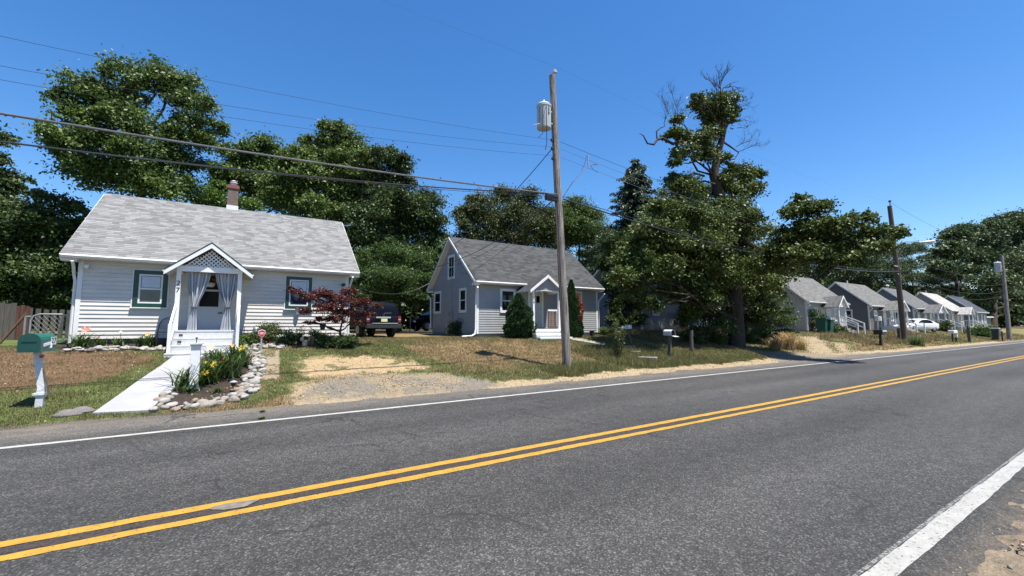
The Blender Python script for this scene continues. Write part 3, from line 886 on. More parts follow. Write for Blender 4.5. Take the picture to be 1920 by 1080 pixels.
# --- the group between the two near houses
tree('leafy_tree', 'round topped tree rising behind the brick chimney', 'tree', base_at(460, 37),
     PB(37, [(448, 298, 36), (500, 285, 32), (415, 325, 22), (470, 335, 42), (520, 325, 36), (420, 345, 20), (490, 370, 45), (540, 380, 40)]), M['leaf'], .33, 470, .28, shift=-.05)
tree('lime_bush', 'bright yellow green young tree beside the brick chimney', 'tree', base_at(400, 31),
     PB(31, [(385, 365, 24), (410, 355, 22), (440, 385, 26), (470, 385, 20), (395, 385, 24), (365, 375, 14)]), M['leaf_lime'], .22, 620, .12, flat=.55)
tree('leafy_tree', 'tall pointed bright tree at the centre of the group', 'tree', base_at(625, 33),
     PB(33, [(612, 240, 16), (640, 250, 22), (612, 272, 26), (655, 275, 28), (575, 265, 14), (560, 290, 26), (600, 308, 40), (655, 312, 42), (690, 300, 24), (560, 330, 42), (610, 355, 48), (665, 360, 48), (540, 375, 45), (590, 405, 45), (700, 345, 36), (660, 405, 45)]),
     M['leaf'], .30, 500, .3, sub=.25, shift=.08)
tree('leafy_tree', 'domed dark tree leaning over the navy car', 'tree', base_at(745, 31),
     PB(31, [(720, 295, 26), (750, 310, 24), (700, 330, 28), (745, 345, 30), (715, 375, 40), (755, 390, 42), (795, 388, 34), (690, 415, 42), (735, 440, 48), (780, 435, 46), (815, 420, 24), (815, 455, 28), (690, 465, 42), (750, 485, 42), (790, 490, 36)]),
     M['leaf_dark'], .30, 520, .34, sub=.27, shift=-.06)
tree('glossy_shrub', 'big glossy leaved shrub behind the navy car', 'shrub', base_at(745, 26.5),
     PB(26.5, [(690, 490, 28), (735, 480, 30), (780, 495, 30), (815, 490, 24), (675, 525, 28), (720, 530, 40), (770, 535, 40), (812, 530, 28), (690, 565, 32), (735, 560, 36), (785, 560, 30), (835, 470, 18)]),
     M['leaf_gloss'], .17, 1000, .1, sub=.28, shift=.05)
for px, lab in ((768, 'thin pale bare stem under the glossy shrub, left of the pair'), (778, 'thin pale bare stem under the glossy shrub, right of the pair')):
    q = base_at(px, 26)
    b = MB(); b.tube([Vector(q) + Vector((0, 0, -.1)), Vector(q) + Vector((.05, 0, .9)), Vector(q) + Vector((.2, 0, 1.9))], [.035, .03, .02], 6)
    tag(b.build('sapling_stem', M['bark_pale'], at=q, smooth=True), lab, 'sapling', 'pale stems under the shrub')

# --- behind the grey house
tree('leafy_tree', 'loose olive tree behind the roof of the grey house', 'tree', base_at(930, 36),
     PB(36, [(868, 408, 22), (900, 385, 26), (940, 375, 26), (985, 380, 28), (915, 420, 40), (965, 420, 42), (1010, 415, 34), (880, 445, 32), (1000, 455, 40), (940, 455, 40)]),
     M['leaf_olive'], .30, 430, .26, 'bark_pale', sub=.3)
tree('leafy_tree', 'mid green tree just right of the wooden pole top of roof', 'tree', base_at(1085, 38),
     PB(38, [(1075, 395, 26), (1100, 410, 28), (1050, 415, 30), (1085, 440, 40), (1120, 455, 34), (1050, 455, 34), (1120, 500, 40)]), M['leaf'], .32, 430, .26, sub=.3)
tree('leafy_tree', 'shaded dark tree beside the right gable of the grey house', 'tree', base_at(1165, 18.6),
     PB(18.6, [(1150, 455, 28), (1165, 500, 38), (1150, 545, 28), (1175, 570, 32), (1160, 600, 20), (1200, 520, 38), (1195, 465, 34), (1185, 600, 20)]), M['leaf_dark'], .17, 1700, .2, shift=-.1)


# --- the spruce
def spruce(base, top, rad, label):
    root = thing('spruce_tree', base, label, 'tree'); B = Vector(base); Hh = top - B.z
    b = MB(); b.tube([B + Vector((0, 0, -.3)), B + Vector((0, 0, Hh * .5)), B + Vector((0, 0, Hh))], [.24, .13, .02], 8)
    P, D, T = [], [], []
    z = 1.2
    while z < Hh - .1:
        t = z / Hh; R = rad * (1 - t) ** .8 + .22
        for k in range(8):
            a = random.uniform(0, 2 * PI); r = R * random.uniform(.5, 1.12); m = int(95 * r) + 24
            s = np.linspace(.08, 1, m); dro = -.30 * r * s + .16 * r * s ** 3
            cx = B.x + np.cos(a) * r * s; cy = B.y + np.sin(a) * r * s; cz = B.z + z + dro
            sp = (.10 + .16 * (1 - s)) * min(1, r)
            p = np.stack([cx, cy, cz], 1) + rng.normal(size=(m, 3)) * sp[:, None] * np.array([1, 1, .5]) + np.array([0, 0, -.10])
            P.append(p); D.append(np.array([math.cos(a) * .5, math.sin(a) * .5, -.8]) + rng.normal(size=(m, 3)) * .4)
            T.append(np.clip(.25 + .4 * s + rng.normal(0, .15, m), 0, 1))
            b.tube([(B.x, B.y, B.z + z), (cx[m // 2], cy[m // 2], cz[m // 2]), (cx[-1], cy[-1], cz[-1])], [.03, .02, .006], 4)
        z += .26 + .12 * (1 - t)
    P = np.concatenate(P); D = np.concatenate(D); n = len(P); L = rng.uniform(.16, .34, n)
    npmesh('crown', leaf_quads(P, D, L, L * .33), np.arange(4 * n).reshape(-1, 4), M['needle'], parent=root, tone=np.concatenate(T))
    b.build('trunk', M['bark'], root, smooth=True)


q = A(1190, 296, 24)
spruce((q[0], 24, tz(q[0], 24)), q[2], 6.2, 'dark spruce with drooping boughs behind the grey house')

# --- the big half dead oak by the road
OB = A(1382, 652, 13.4); OBZ = tz(OB[0], 13.4)
opts = [Vector((OB[0], 13.4, OBZ - .3)), Vector((OB[0], 13.4, OBZ + .1))] + [Vector(A(px, py, y)) for px, py, y in ((1380, 600, 13.4), (1376, 520, 13.5), (1370, 440, 13.6), (1352, 375, 13.6), (1338, 330, 13.6), (1346, 290, 13.6), (1357, 245, 13.6), (1350, 190, 13.6))]
oak_blobs = PB(13.6, [(1330, 200, 24), (1362, 195, 22), (1308, 190, 16), (1345, 225, 26), (1375, 215, 14), (1335, 250, 18), (1270, 228, 13), (1262, 252, 16), (1282, 258, 15), (1315, 268, 22), (1285, 288, 22), (1270, 305, 14), (1325, 295, 22), (1358, 300, 14),
                      (1380, 330, 24), (1405, 335, 22), (1360, 350, 26), (1395, 360, 28), (1375, 390, 32), (1340, 395, 28)], .5)
oak_blobs = [(c, r * 1.03) for c, r in oak_blobs]
oak_low = PB(13.6, [(1265, 345, 22), (1290, 360, 28), (1240, 400, 32), (1285, 405, 38), (1330, 420, 40), (1385, 425, 36), (1215, 430, 28), (1250, 450, 44), (1310, 465, 46), (1365, 470, 44), (1415, 440, 28),
                    (1195, 475, 32), (1230, 505, 40), (1285, 520, 44), (1345, 525, 46), (1400, 500, 40), (1440, 475, 26), (1195, 525, 28), (1425, 540, 34), (1380, 565, 34), (1320, 565, 30), (1180, 555, 20), (1260, 555, 30), (1455, 515, 32), (1215, 570, 24), (1300, 585, 22), (1410, 585, 30), (1445, 555, 28), (1340, 580, 26), (1160, 520, 24), (1270, 480, 40), (1330, 490, 42), (1210, 480, 34), (1170, 490, 26)], 1.1)
oak_right = PB(12.5, [(1470, 455, 30, 11.20), (1470, 490, 34, 11.20), (1500, 400, 28, 10.35), (1510, 445, 38, 10.06), (1535, 395, 24, 9.50), (1550, 435, 34, 9.21), (1520, 480, 30, 9.50), (1580, 425, 26, 8.36), (1585, 465, 30, 8.36), (1622, 412, 16, 7.65), (1622, 445, 26, 7.51), (1655, 440, 24, 6.94), (1645, 470, 20, 6.94), (1690, 440, 13, 6.23), (1605, 490, 20, 7.79), (1560, 490, 22, 8.64), (1500, 375, 14, 10.35), (1670, 465, 14, 6.66)], .3)
oak = tree('oak_tree', 'big half dead oak with bare twigs on top beside the road', 'tree', (OB[0], 13.4, OBZ), oak_blobs + oak_low + oak_right, M['leaf_oak'], .25, 760, .42, trunkpts=opts, sub=.27, flat=.8, limbs=False, shift=.02)
b = MB()
for c, r in oak_blobs + oak_low:
    cands = [v for v in opts[1:] if v.z < c[2] + .2] or [opts[2]]
    v = max(cands, key=lambda u: u.z - .6 * (u - Vector(c)).length); limb(b, v, c, .07, .02, .2)
spine = [opts[4]] + [Vector(A(px, py, y)) for px, py, y in ((1440, 475, 12.2), (1500, 455, 10.2), (1560, 450, 8.9), (1620, 445, 7.6), (1680, 440, 6.4))]
b.tube(spine, [.17, .14, .11, .08, .05, .02], 8)
for c, r in oak_right:
    v = min(spine[1:], key=lambda u: (u - Vector(c)).length); limb(b, v, c, .04, .012, .2)
b.build('limb', M['bark'], oak, smooth=True)


def twiggy(mb, p, d, L, r, depth, droop=0.0):
    p = Vector(p); d = Vector(d).normalized(); pts = [p]; n = 4
    for i in range(n):
        d = (d + Vector((random.uniform(-1, 1), random.uniform(-1, 1), random.uniform(-.7, .9))) * .32).normalized(); d.z -= droop
        pts.append(pts[-1] + d * L / n)
    mb.tube(pts, [r * (1 - .16 * i) for i in range(n + 1)], 5 if r < .03 else 7, cap=False)
    if depth:
        for i in range(1, n + 1):
            for k in range(1 if i < n else 2):
                e = (d + Vector((random.uniform(-1, 1), random.uniform(-1, 1), random.uniform(-.6, 1))) * .95).normalized()
                twiggy(mb, pts[i], e, L * random.uniform(.45, .7), r * .5, depth - 1)


b = MB()
R3 = Vector(RT); U3 = Vector((0, 0, 1))
P3 = lambda px, py, y=13.5: Vector(A(px, py, y))
twiggy(b, P3(1352, 195), U3, 1.1, .05, 3)
b.tube([P3(1352, 178), P3(1356, 165), P3(1368, 157), P3(1385, 152)], [.05, .04, .025, .01], 6)
twiggy(b, P3(1348, 165), U3 + R3 * .3, .9, .03, 2); twiggy(b, P3(1340, 162), U3 - R3 * .5, .8, .028, 2); twiggy(b, P3(1360, 165), R3 + U3 * .3, .8, .028, 2)
b.tube([P3(1330, 262), P3(1300, 268), P3(1278, 263), P3(1262, 270), P3(1242, 259), P3(1232, 262), P3(1226, 271), P3(1214, 269), P3(1206, 254), P3(1199, 250)], [.11, .10, .085, .075, .065, .06, .05, .04, .025, .012], 8)
b.tube([P3(1232, 262), P3(1231, 246), P3(1238, 240), P3(1246, 237)], [.045, .035, .028, .02], 6)
for px, py in ((1246, 237), (1262, 240), (1275, 225), (1290, 220), (1255, 215), (1268, 200)): twiggy(b, P3(px, py), U3 - R3 * random.uniform(-.2, .6), .75, .018, 3)
b.tube([P3(1350, 262), P3(1368, 274), P3(1385, 286)], [.07, .05, .03], 6); b.tube([P3(1385, 286), P3(1377, 300), P3(1374, 310)], [.025, .02, .01], 5)
for px, py, k in ((1362, 232, 2), (1372, 222, 3), (1380, 275, 3), (1385, 284, 3), (1375, 205, 3), (1382, 240, 2)): twiggy(b, P3(px, py), R3 + U3 * random.uniform(-.1, .5), .95, .020, k)
for px, py in ((1340, 345), (1320, 330)): b.tube([P3(px, py), P3(px - 20, py - 6), P3(px - 36, py + 6)], [.07, .05, .02], 6)
b.build('dead_branches', M['bark'], oak, smooth=True)

tree('leafy_tree', 'hidden tree added to shade the front of the pale house', 'tree', (31.2, 17.2, tz(31.2, 17.2)),  # unseen canopy added to keep sun off the front wall
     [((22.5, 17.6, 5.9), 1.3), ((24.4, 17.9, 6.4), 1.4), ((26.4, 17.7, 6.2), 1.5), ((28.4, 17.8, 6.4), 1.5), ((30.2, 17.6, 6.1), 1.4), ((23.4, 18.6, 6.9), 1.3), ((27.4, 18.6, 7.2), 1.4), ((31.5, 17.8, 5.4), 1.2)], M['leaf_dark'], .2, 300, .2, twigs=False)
tree('roadside_bush', 'dense dark bush between the oak trunk and the beige house', 'bush', base_at(1440, 13.4, 645),
     PB(13.8, [(1425, 575, 24), (1455, 580, 24), (1440, 605, 30), (1470, 605, 20), (1410, 610, 24), (1455, 630, 22), (1425, 635, 22), (1480, 625, 12), (1400, 635, 16)]), M['leaf_dark'], .14, 1300, .06, twigs=False, shift=.08)
tree('understory_bush', 'dark undergrowth bush left of the oak trunk', 'bush', base_at(1325, 13.9, 645),
     PB(13.9, [(1298, 602, 22), (1330, 592, 28), (1352, 615, 24), (1318, 626, 24), (1345, 640, 16), (1290, 630, 13), (1360, 590, 20), (1308, 640, 13)]), M['leaf_dark'], .15, 1100, .05, twigs=False)

# --- behind the row of cottages and the far grove
k_far = [('leafy_tree', 'leafy tree behind the roof of the beige cottage', 1520, 36, [(1500, 470, 34), (1540, 455, 36), (1580, 470, 34), (1530, 500, 34), (1475, 500, 30), (1570, 510, 30)]),
         ('leafy_tree', 'dark tree behind the taupe cottage roof, half covered by the oak limb', 1625, 42, [(1610, 490, 30), (1640, 480, 30), (1600, 515, 28), (1650, 515, 28), (1625, 505, 30)]),
         ('leafy_tree', 'airy tree with sky gaps beside the street lamp', 1715, 46, [(1690, 475, 20), (1720, 468, 16), (1700, 500, 20), (1738, 485, 12), (1680, 510, 22), (1715, 525, 20), (1745, 520, 16)]),
         ('leafy_tree', 'low tree right behind the pale cottage roof', 1760, 38, [(1760, 500, 20), (1780, 520, 22), (1750, 535, 18), (1790, 545, 18)])]
for nm, lab, px, Y, bl in k_far:
    tree(nm, lab, 'tree', base_at(px, Y), PB(Y, bl), M['leaf_far'], .48, 160, .3, twigs=False, group='trees behind the row of cottages')
far = [('tall dense tree at the head of the far grove', 1800, 24, [(1790, 450, 26), (1815, 440, 24), (1770, 475, 22), (1800, 480, 28), (1780, 510, 24), (1815, 515, 26), (1760, 500, 14)]),
       ('highest tree of the far grove above the third pole', 1870, 26, [(1865, 430, 22), (1890, 420, 24), (1850, 450, 24), (1880, 455, 28), (1845, 480, 24), (1870, 495, 28), (1900, 480, 28)]),
       ('grove tree cut by the right edge of the picture', 1925, 24, [(1915, 415, 22), (1935, 420, 26), (1920, 450, 26), (1930, 490, 34), (1905, 520, 26), (1930, 540, 34)]),
       ('low dark tree in front of the grove behind the third pole', 1865, 19, [(1850, 530, 24), (1880, 530, 26), (1840, 560, 22), (1870, 565, 26), (1900, 565, 26), (1860, 590, 22), (1895, 590, 24), (1920, 575, 24), (1835, 585, 16), (1920, 600, 18), (1880, 608, 14)])]
for lab, px, Y, bl in far:
    tree('grove_tree', lab, 'tree', base_at(px, Y), PB(Y, bl), M['leaf_far'], .8, 95, .5, twigs=False, group='trees of the far grove')

# --- wood that closes the view between the trunks
n = 120000
x = rng.uniform(-60, 260, n); y = rng.uniform(46, 60, n); h = 6.0 + 4.5 * fnoise(x, y, 9) + np.clip((x - 40) / 20, 0, 1) * 6
z = 1 + h * rng.random(n) ** .8
npw = npmesh('woods', leaf_quads(np.stack([x, y, z], 1), unit(n) + np.array([0, 0, -.3]), rng.uniform(.7, 1.3, n), rng.uniform(.4, .8, n)), np.arange(4 * n).reshape(-1, 4), M['leaf_dark'], tone=np.clip(rng.normal(.4, .2, n), 0, 1))
tag(npw, kind='stuff')


# --- evergreen shrubs by the grey house
def evergreen(name, label, base, h, r, material, n, lean=0, parts=((0, 0, 1, 1),), cat='shrub', rust=None):
    root = thing(name, base, label, cat); B = np.array(base)
    def body(cx, hh, rr, n, zlo=0.0, zhi=1.0, side=None):
        t = zlo + (zhi - zlo) * rng.random(n) ** 1.15; a = rng.uniform(0, 2 * PI, n) if side is None else rng.uniform(side[0], side[1], n)
        R = rr * np.clip(np.sin(PI * np.clip(t * .86 + .12, 0, 1)) ** .75, .04, 1) * (1 - .28 * t) * (.62 + .72 * fnoise(np.cos(a) * 1.4 + cx * 9 + 5, np.sin(a) * 1.4 + t * 5, .62)) * (.72 + .3 * rng.random(n) ** .4)
        P = np.stack([B[0] + cx + R * np.cos(a), B[1] + R * np.sin(a), B[2] + .02 + t * hh], 1)
        D = np.stack([np.cos(a) * .5, np.sin(a) * .5, np.full(n, .75)], 1) + rng.normal(size=(n, 3)) * .35
        return P, D
    Ps, Ds = zip(*[body(cx, h * fh, r * fr, int(n * fr * fh)) for cx, _, fh, fr in parts])
    P = np.concatenate(Ps); D = np.concatenate(Ds); m = len(P); L = rng.uniform(.06, .13, m)
    tn = np.clip(.15 + .9 * fnoise(P[:, 0] * 3 + P[:, 1], P[:, 2], .16) - .1 + rng.normal(0, .12, m), 0, 1)
    npmesh('foliage', leaf_quads(P, D, L, L * .5), np.arange(4 * m).reshape(-1, 4), material, parent=root, tone=tn)
    if rust:
        P, D = body(rust[0], h * rust[1], r * rust[2], rust[3]); m = len(P); L = rng.uniform(.05, .11, m)
        P[:, 1] -= rust[4]; P[:, 2] += rust[5]
        npmesh('dead_foliage', leaf_quads(P, D, L, L * .5), np.arange(4 * m).reshape(-1, 4), M['leaf_rust'], parent=root, tone=np.clip(rng.normal(.5, .2, m), 0, 1))
    b = MB(); b.tube([B + (0, 0, -.1), B + (0, 0, h * .8)], [.05, .02], 6); b.build('stem', M['bark'], root)
    return root


q = A(972, 625, 16.6); evergreen('conical_shrub', 'rounded conical green shrub beside the steps of the grey house', (q[0], 16.6, tz(q[0], 16.6)), 2.05, .68, M['arbor'], 15000, parts=((0, 0, 1, 1), (.62, 0, .56, .5), (-.4, 0, .5, .55)))
q = A(1072, 625, 16.4); evergreen('columnar_shrub', 'tall narrow evergreen with a rusty dead patch behind the near pole', (q[0], 16.4, tz(q[0], 16.4)), 2.85, .42, M['arbor'], 13000, parts=((0, 0, 1, 1), (.38, 0, .38, .8)), rust=(.30, .5, .8, 2600, .12, .75))

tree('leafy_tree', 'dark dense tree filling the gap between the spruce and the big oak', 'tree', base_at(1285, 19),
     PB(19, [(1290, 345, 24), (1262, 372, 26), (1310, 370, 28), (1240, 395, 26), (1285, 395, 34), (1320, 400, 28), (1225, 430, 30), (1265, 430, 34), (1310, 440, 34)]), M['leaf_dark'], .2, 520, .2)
# --- Japanese maple in front of the white house
q = G(628, 640)
mb_ = PB(15.4, [(555, 548, 14), (580, 560, 16), (600, 552, 20), (575, 585, 15), (610, 580, 24), (640, 565, 22), (655, 548, 16), (650, 590, 22), (680, 570, 18), (690, 590, 14), (600, 600, 10), (665, 605, 14), (545, 540, 7), (708, 575, 10), (585, 605, 7), (630, 600, 18), (620, 555, 14), (575, 606, 8)], .35)
mb_ = [(c, r * .86) for c, r in mb_]
mt = Vector((q.x, 15.6, tz(q.x, 15.6)))
tree('japanese_maple', 'small dark red maple in front of the white house corner', 'tree', mt, mb_, M['leaf_maroon'], .085, 2600, .05, flat=.55, aspect=.6, sub=.3,
     trunkpts=[mt + Vector((0, 0, -.1)), mt + Vector((0, 0, .12)), mt + Vector((-.05, 0, .5)), mt + Vector((.02, 0, .9)), mt + Vector((0, 0, 1.15))])
tree('maple_underbush', 'low dark green bush under the red maple', 'bush', mt + Vector((-.1, -.2, 0)), [((mt.x - .25, 15.4, mt.z + .12), .28), ((mt.x + .1, 15.35, mt.z + .15), .3), ((mt.x + .4, 15.5, mt.z + .1), .25), ((mt.x - .55, 15.4, mt.z + .08), .2)], M['leaf_dark'], .07, 9000, .02, twigs=False)

# ------------------------------------------------------------------ houses
def front_T(yf): return lambda u, v, d: (u, yf - d - .021, v)          # wall facing the road: u to the right, d outwards
def left_T(x0): return lambda u, v, d: (x0 - d - .021, u, v)           # gable wall facing -x: u = distance from the road


def window(parent, T, u0, u1, v0, v1, style='white', blind=0.0, trimw=.10, name='window', flip=False, split=.5):
    """frame with sill, two sashes, panes and perhaps a blind: children of the window part"""
    b = MB(); tm = M['green'] if style == 'green' else M['trim']
    a = trimw
    b.boxT(T, u0, u0 + a, v0, v1, 0, .035); b.boxT(T, u1 - a, u1, v0, v1, 0, .035)
    b.boxT(T, u0 + a, u1 - a, v1 - a, v1, 0, .035); b.boxT(T, u0 + a, u1 - a, v0, v0 + a, 0, .035)
    wdw = b.build(name, tm, parent)
    b = MB(); c = .045
    i0, i1, j0, j1 = u0 + a, u1 - a, v0 + a, v1 - a; jm = j0 + (j1 - j0) * split
    b.boxT(T, i0, i0 + c, j0, j1, 0, .022); b.boxT(T, i1 - c, i1, j0, j1, 0, .022)
    b.boxT(T, i0 + c, i1 - c, j1 - c, j1, 0, .022); b.boxT(T, i0 + c, i1 - c, j0, j0 + c, 0, .022); b.boxT(T, i0 + c, i1 - c, jm - .022, jm + .022, 0, .027)
    b.build('sash', M['trim'], wdw)
    b = MB(); b.boxT(T, i0 + c, i1 - c, j0 + c, jm - .022, .001, .009); b.boxT(T, i0 + c, i1 - c, jm + .022, j1 - c, .001, .012)
    b.build('pane', M['glass_blue'] if style == 'green' else M['glass'], wdw)
    if blind:
        b = MB(); hb = (j1 - c - jm - .022) * blind
        b.boxT(T, i0 + c + .02, i1 - c - .02, j1 - c - hb, j1 - c - .02, .0125, .0145); b.build('blind', M['blind'], wdw)
    if style == 'green':
        b = MB(); b.boxT(T, u0 - .05, u1 + .05, v0 - .03, v0 - .001, 0, .06); b.boxT(T, u0 - .035, u0 - .002, v0, v1, 0, .014); b.boxT(T, u1 + .002, u1 + .035, v0, v1, 0, .014); b.boxT(T, u0 - .035, u1 + .035, v1 + .002, v1 + .03, 0, .014)
        b.build('sill', M['trim'], wdw)
    return wdw


def house(label, x0, x1, yf, yb, zb, zs, zr, siding, shingle, ovx=.34, oey=.32, course=.118, found='foundation', gutter=True, foundz=None, rake='trim', downs=((0, -1), (1, 1)), cat='house'):
    root = thing('house', ((x0 + x1) / 2, yf, tz((x0 + x1) / 2, yf)), label, cat)
    ym = (yf + yb) / 2; sl = (zr - zs) / (ym - yf)         # underside of roof meets the wall top at zs
    b = MB(); lap = .02; k = 0; z = zb
    def yr(zz):
        if zz <= zs: return yf, yb
        t = (zz - zs) / sl; return yf + t, yb - t
    while z < zr - .03:
        z2 = min(z + course, zr - .01)
        if z < zs - .01:
            zt = min(z2, zs)
            b.poly([(x0, yf - lap, z), (x1, yf - lap, z), (x1, yf - .001, zt), (x0, yf - .001, zt)]); b.poly([(x0, yf, z), (x1, yf, z), (x1, yf - lap, z), (x0, yf - lap, z)])
        a0, c0 = yr(z); a1, c1 = yr(z2)
        for X, s in ((x0, -1), (x1, 1)):
            if a1 < c1 - .02:
                b.poly([(X + s * lap, a0, z), (X + s * lap, c0, z), (X + s * .001, c1, z2), (X + s * .001, a1, z2)])
                b.poly([(X, a0, z), (X, c0, z), (X + s * lap, c0, z), (X + s * lap, a0, z)])
        z = z2
    b.poly([(x0, yb, zb), (x1, yb, zb), (x1, yb, zs), (x0, yb, zs)])
    b.build('wall', M[siding], root, fix=False)
    fz = tz((x0 + x1) / 2, yf) - .35
    b = MB(); b.box(x0 + .03, x1 - .03, yf + .03, yb - .03, fz, zb - .003); b.build('foundation', M[found], root)
    # roof
    th = .13; ye = yf - oey; ze = zs - oey * sl
    L = math.hypot(ym - ye, zr - ze); xa, xb = x0 - ovx, x1 + ovx; ye2 = yb + oey
    nrm = Vector((0, -sl, 1)).normalized() * th
    b = MB()
    for sgn, y_e in ((1, ye), (-1, ye2)):
        n = Vector((0, -sgn * abs(nrm.y), nrm.z))
        e0, e1 = Vector((xa, y_e, ze)), Vector((xb, y_e, ze)); r0, r1 = Vector((xa, ym, zr)), Vector((xb, ym, zr))
        off = Vector((0, 0, nrm.length / nrm.normalized().z)); 
        E0, E1, R0, R1 = e0 + n, e1 + n, r0 + off, r1 + off
        uvq = [(xa, 0), (xb, 0), (xb, L), (xa, L)]
        b.poly([E0, E1, R1, R0] if sgn > 0 else [E1, E0, R0, R1], 0, uvq)
        b.poly([e0, r0, r1, e1], 1); b.poly([e0, e1, E1, E0], 1); b.poly([e0, E0, R0, r0], 1); b.poly([e1, r1, R1, E1], 1)
    roof = b.build('roof', [M[shingle], M['soffit']], root, fix=False)
    # rake boards, standing 2 cm proud of the roof ends, and cornice returns
    for X, s in ((xa, -1), (xb, 1)):
        for y_e in (ye, ye2):
            b = MB()
            a_ = [(X + s * .002, y_e, ze - .02), (X + s * .002, ym, zr - .02), (X + s * .002, ym, zr + off.z - .035), (X + s * .002, y_e + nrm.y * (1 if y_e == ye else -1) * .6, ze + nrm.z * .72)]
            b.prism(a_, (s * .022, 0, 0)); b.build('rake_board', M[rake], roof)
        for y_e, q in ((ye, 1), (ye2, -1)):
            lo, hi = sorted((y_e, (yf if q > 0 else yb) + q * .02)); x_lo, x_hi = sorted((X + s * .001, X - s * (ovx - .003)))
            b = MB(); b.box(x_lo, x_hi, lo, hi, ze - .09, ze + .02); b.build('cornice_return', M[rake], roof)
    b = MB(); b.box(xa, xb, ye - .018, ye - .001, ze - .03, ze + nrm.z * .86); b.box(xa + ovx, xb - ovx, ye + .001, yf - .001, ze - .028, ze - .004)
    b.build('fascia', M['soffit'], roof)
    if gutter:
        b = MB(); gy = ye - .019
        b.prism([(xa + .02, gy, ze + .085), (xa + .02, gy - .085, ze + .085), (xa + .02, gy - .095, ze + .05), (xa + .02, gy - .065, ze - .01), (xa + .02, gy, ze - .01)], (xb - xa - .04, 0, 0))
        b.build('gutter', M['trim'], roof)
    # corner boards
    for X, s in ((x0, -1), (x1, 1)):
        b = MB(); q = s * .021; lo, hi = sorted((X + q, X - s * .085))
        b.box(lo, hi, yf - .026, yf - .0005, zb - .01, zs - .0); lo, hi = sorted((X + q, X + s * .0005)); b.box(lo, hi, yf, yf + .085, zb - .01, zs)
        b.build('corner_board', M['trim'], root)
    root['ze'] = ze; root['ym'] = ym; root['sl'] = sl; root['ye'] = ye
    return root


def downspout(root, pts, name='downspout'):
    b = MB(); b.tube(pts, .038, 6); return b.build(name, M['trim'], root, smooth=True)


# ---- the white house
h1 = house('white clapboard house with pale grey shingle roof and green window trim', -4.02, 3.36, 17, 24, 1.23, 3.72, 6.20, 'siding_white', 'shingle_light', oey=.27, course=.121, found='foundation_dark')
FT = front_T(17)
wa = A(253, 506, 17); wb = A(312, 577, 17)
window(h1, FT, wa[0], wb[0], wb[2], wa[2], 'green', .95, .12)
wa = A(537, 518, 17); wb = A(583, 580, 17)
window(h1, FT, wa[0], wb[0], wb[2], wa[2], 'green', .9, .11)
downspout(h1, [(-4.1, 16.66, 3.44), (-4.1, 16.8, 3.3), (-4.13, 17.03, 3.08), (-4.1, 17.06, 2.9), (-4.1, 17.06, 1.12)])
downspout(h1, [(3.46, 16.66, 3.44), (3.46, 16.8, 3.32), (3.44, 17.03, 3.12), (3.44, 17.06, 2.9), (3.44, 17.06, 1.15)])
for X, s in ((-3.88, 1), (3.2, -1)):
    b = MB(); b.box(X - .05, X + .05, 16.94, 16.975, 3.28 if s > 0 else 3.12, 3.36 if s > 0 else 3.2)
    b.lathe([(.02, 0), (.05, .03), (.055, .11), (.03, .13)], (X + s * .04, 16.84, 3.24 if s > 0 else 3.06), 10)
    b.build('floodlight', M['trim_old'] if s > 0 else M['black'], h1)
# chimney
cx = A(437, 370, 20.7)
b = MB(); b.box(cx[0] - .18, cx[0] + .18, 20.42, 20.80, 5.9, 7.18); ch = b.build('chimney', M['chimney'], h1)
b = MB(); b.box(cx[0] - .21, cx[0] + .21, 20.39, 20.83, 7.181, 7.28); b.box(cx[0] - .19, cx[0] + .19, 20.41, 20.81, 7.281, 7.33); b.build('brick_cap', M['brick'], ch)
b = MB(); b.lathe([(.10, 7.331), (.10, 7.43), (.14, 7.435), (.14, 7.46), (.09, 7.465), (.09, 7.51), (.13, 7.515), (.04, 7.56)], (cx[0], 20.6, 0), 14); b.build('flue', M['white_worn'], ch)
b = MB(); b.box(cx[0] - .20, cx[0] + .20, 20.40, 20.82, 5.95, 6.47); b.build('flashing', M['white_paint'], ch)
# porch
PXL, PXR, PYF = -1.63, -.10, 15.9; PC = (PXL + PXR) / 2
b = MB(); b.box(PXL - .06, PXR + .06, PYF - .04, 16.97, 1.43, 1.475); b.box(PXL - .05, PXR + .05, PYF - .03, 16.97, .7, 1.43, 0); pf = b.build('porch_floor', M['step_white'], h1)
for X in (PXL, PXR):
    b = MB(); b.box(X - .055, X + .055, PYF, PYF + .11, 1.476, 3.235); b.build('porch_post', M['trim'], h1)
b = MB(); b.box(PXL - .06, PXR + .06, PYF - .012, PYF + .12, 3.236, 3.40); b.box(PXL - .06, PXL + .05, PYF + .121, 16.97, 3.236, 3.40); b.box(PXR - .05, PXR + .06, PYF + .121, 16.97, 3.236, 3.40)
b.build('porch_beam', M['trim'], h1)
pzr, pze, pex = 4.05, 3.16, 1.10
rfy0, rfy1 = PYF - .16, 17.15
b = MB(); n = Vector((pzr - pze, 0, pex)).normalized() * .06
for s in (-1, 1):
    e = Vector((PC + s * pex, rfy0, pze)); r = Vector((PC, rfy0, pzr)); back = Vector((0, rfy1 - rfy0, 0)); nn_ = Vector((s * n.x, 0, n.z)); up_ = Vector((0, 0, .06 / (pex / math.hypot(pex, pzr - pze))))
    b.poly([e + nn_, r + up_, r + up_ + back, e + nn_ + back], 0, [(0, 0), (1.4, 0), (1.4, 1.2), (0, 1.2)])
    b.poly([e, e + back, r + back, r], 1); b.poly([e, r, r + up_, e + nn_], 1); b.poly([e, e + nn_, e + nn_ + back, e + back], 1); b.poly([e + back, e + nn_ + back, r + up_ + back, r + back], 1)
proof = b.build('porch_roof', [M['shingle_light'], M['soffit']], h1, fix=False)
b = MB()
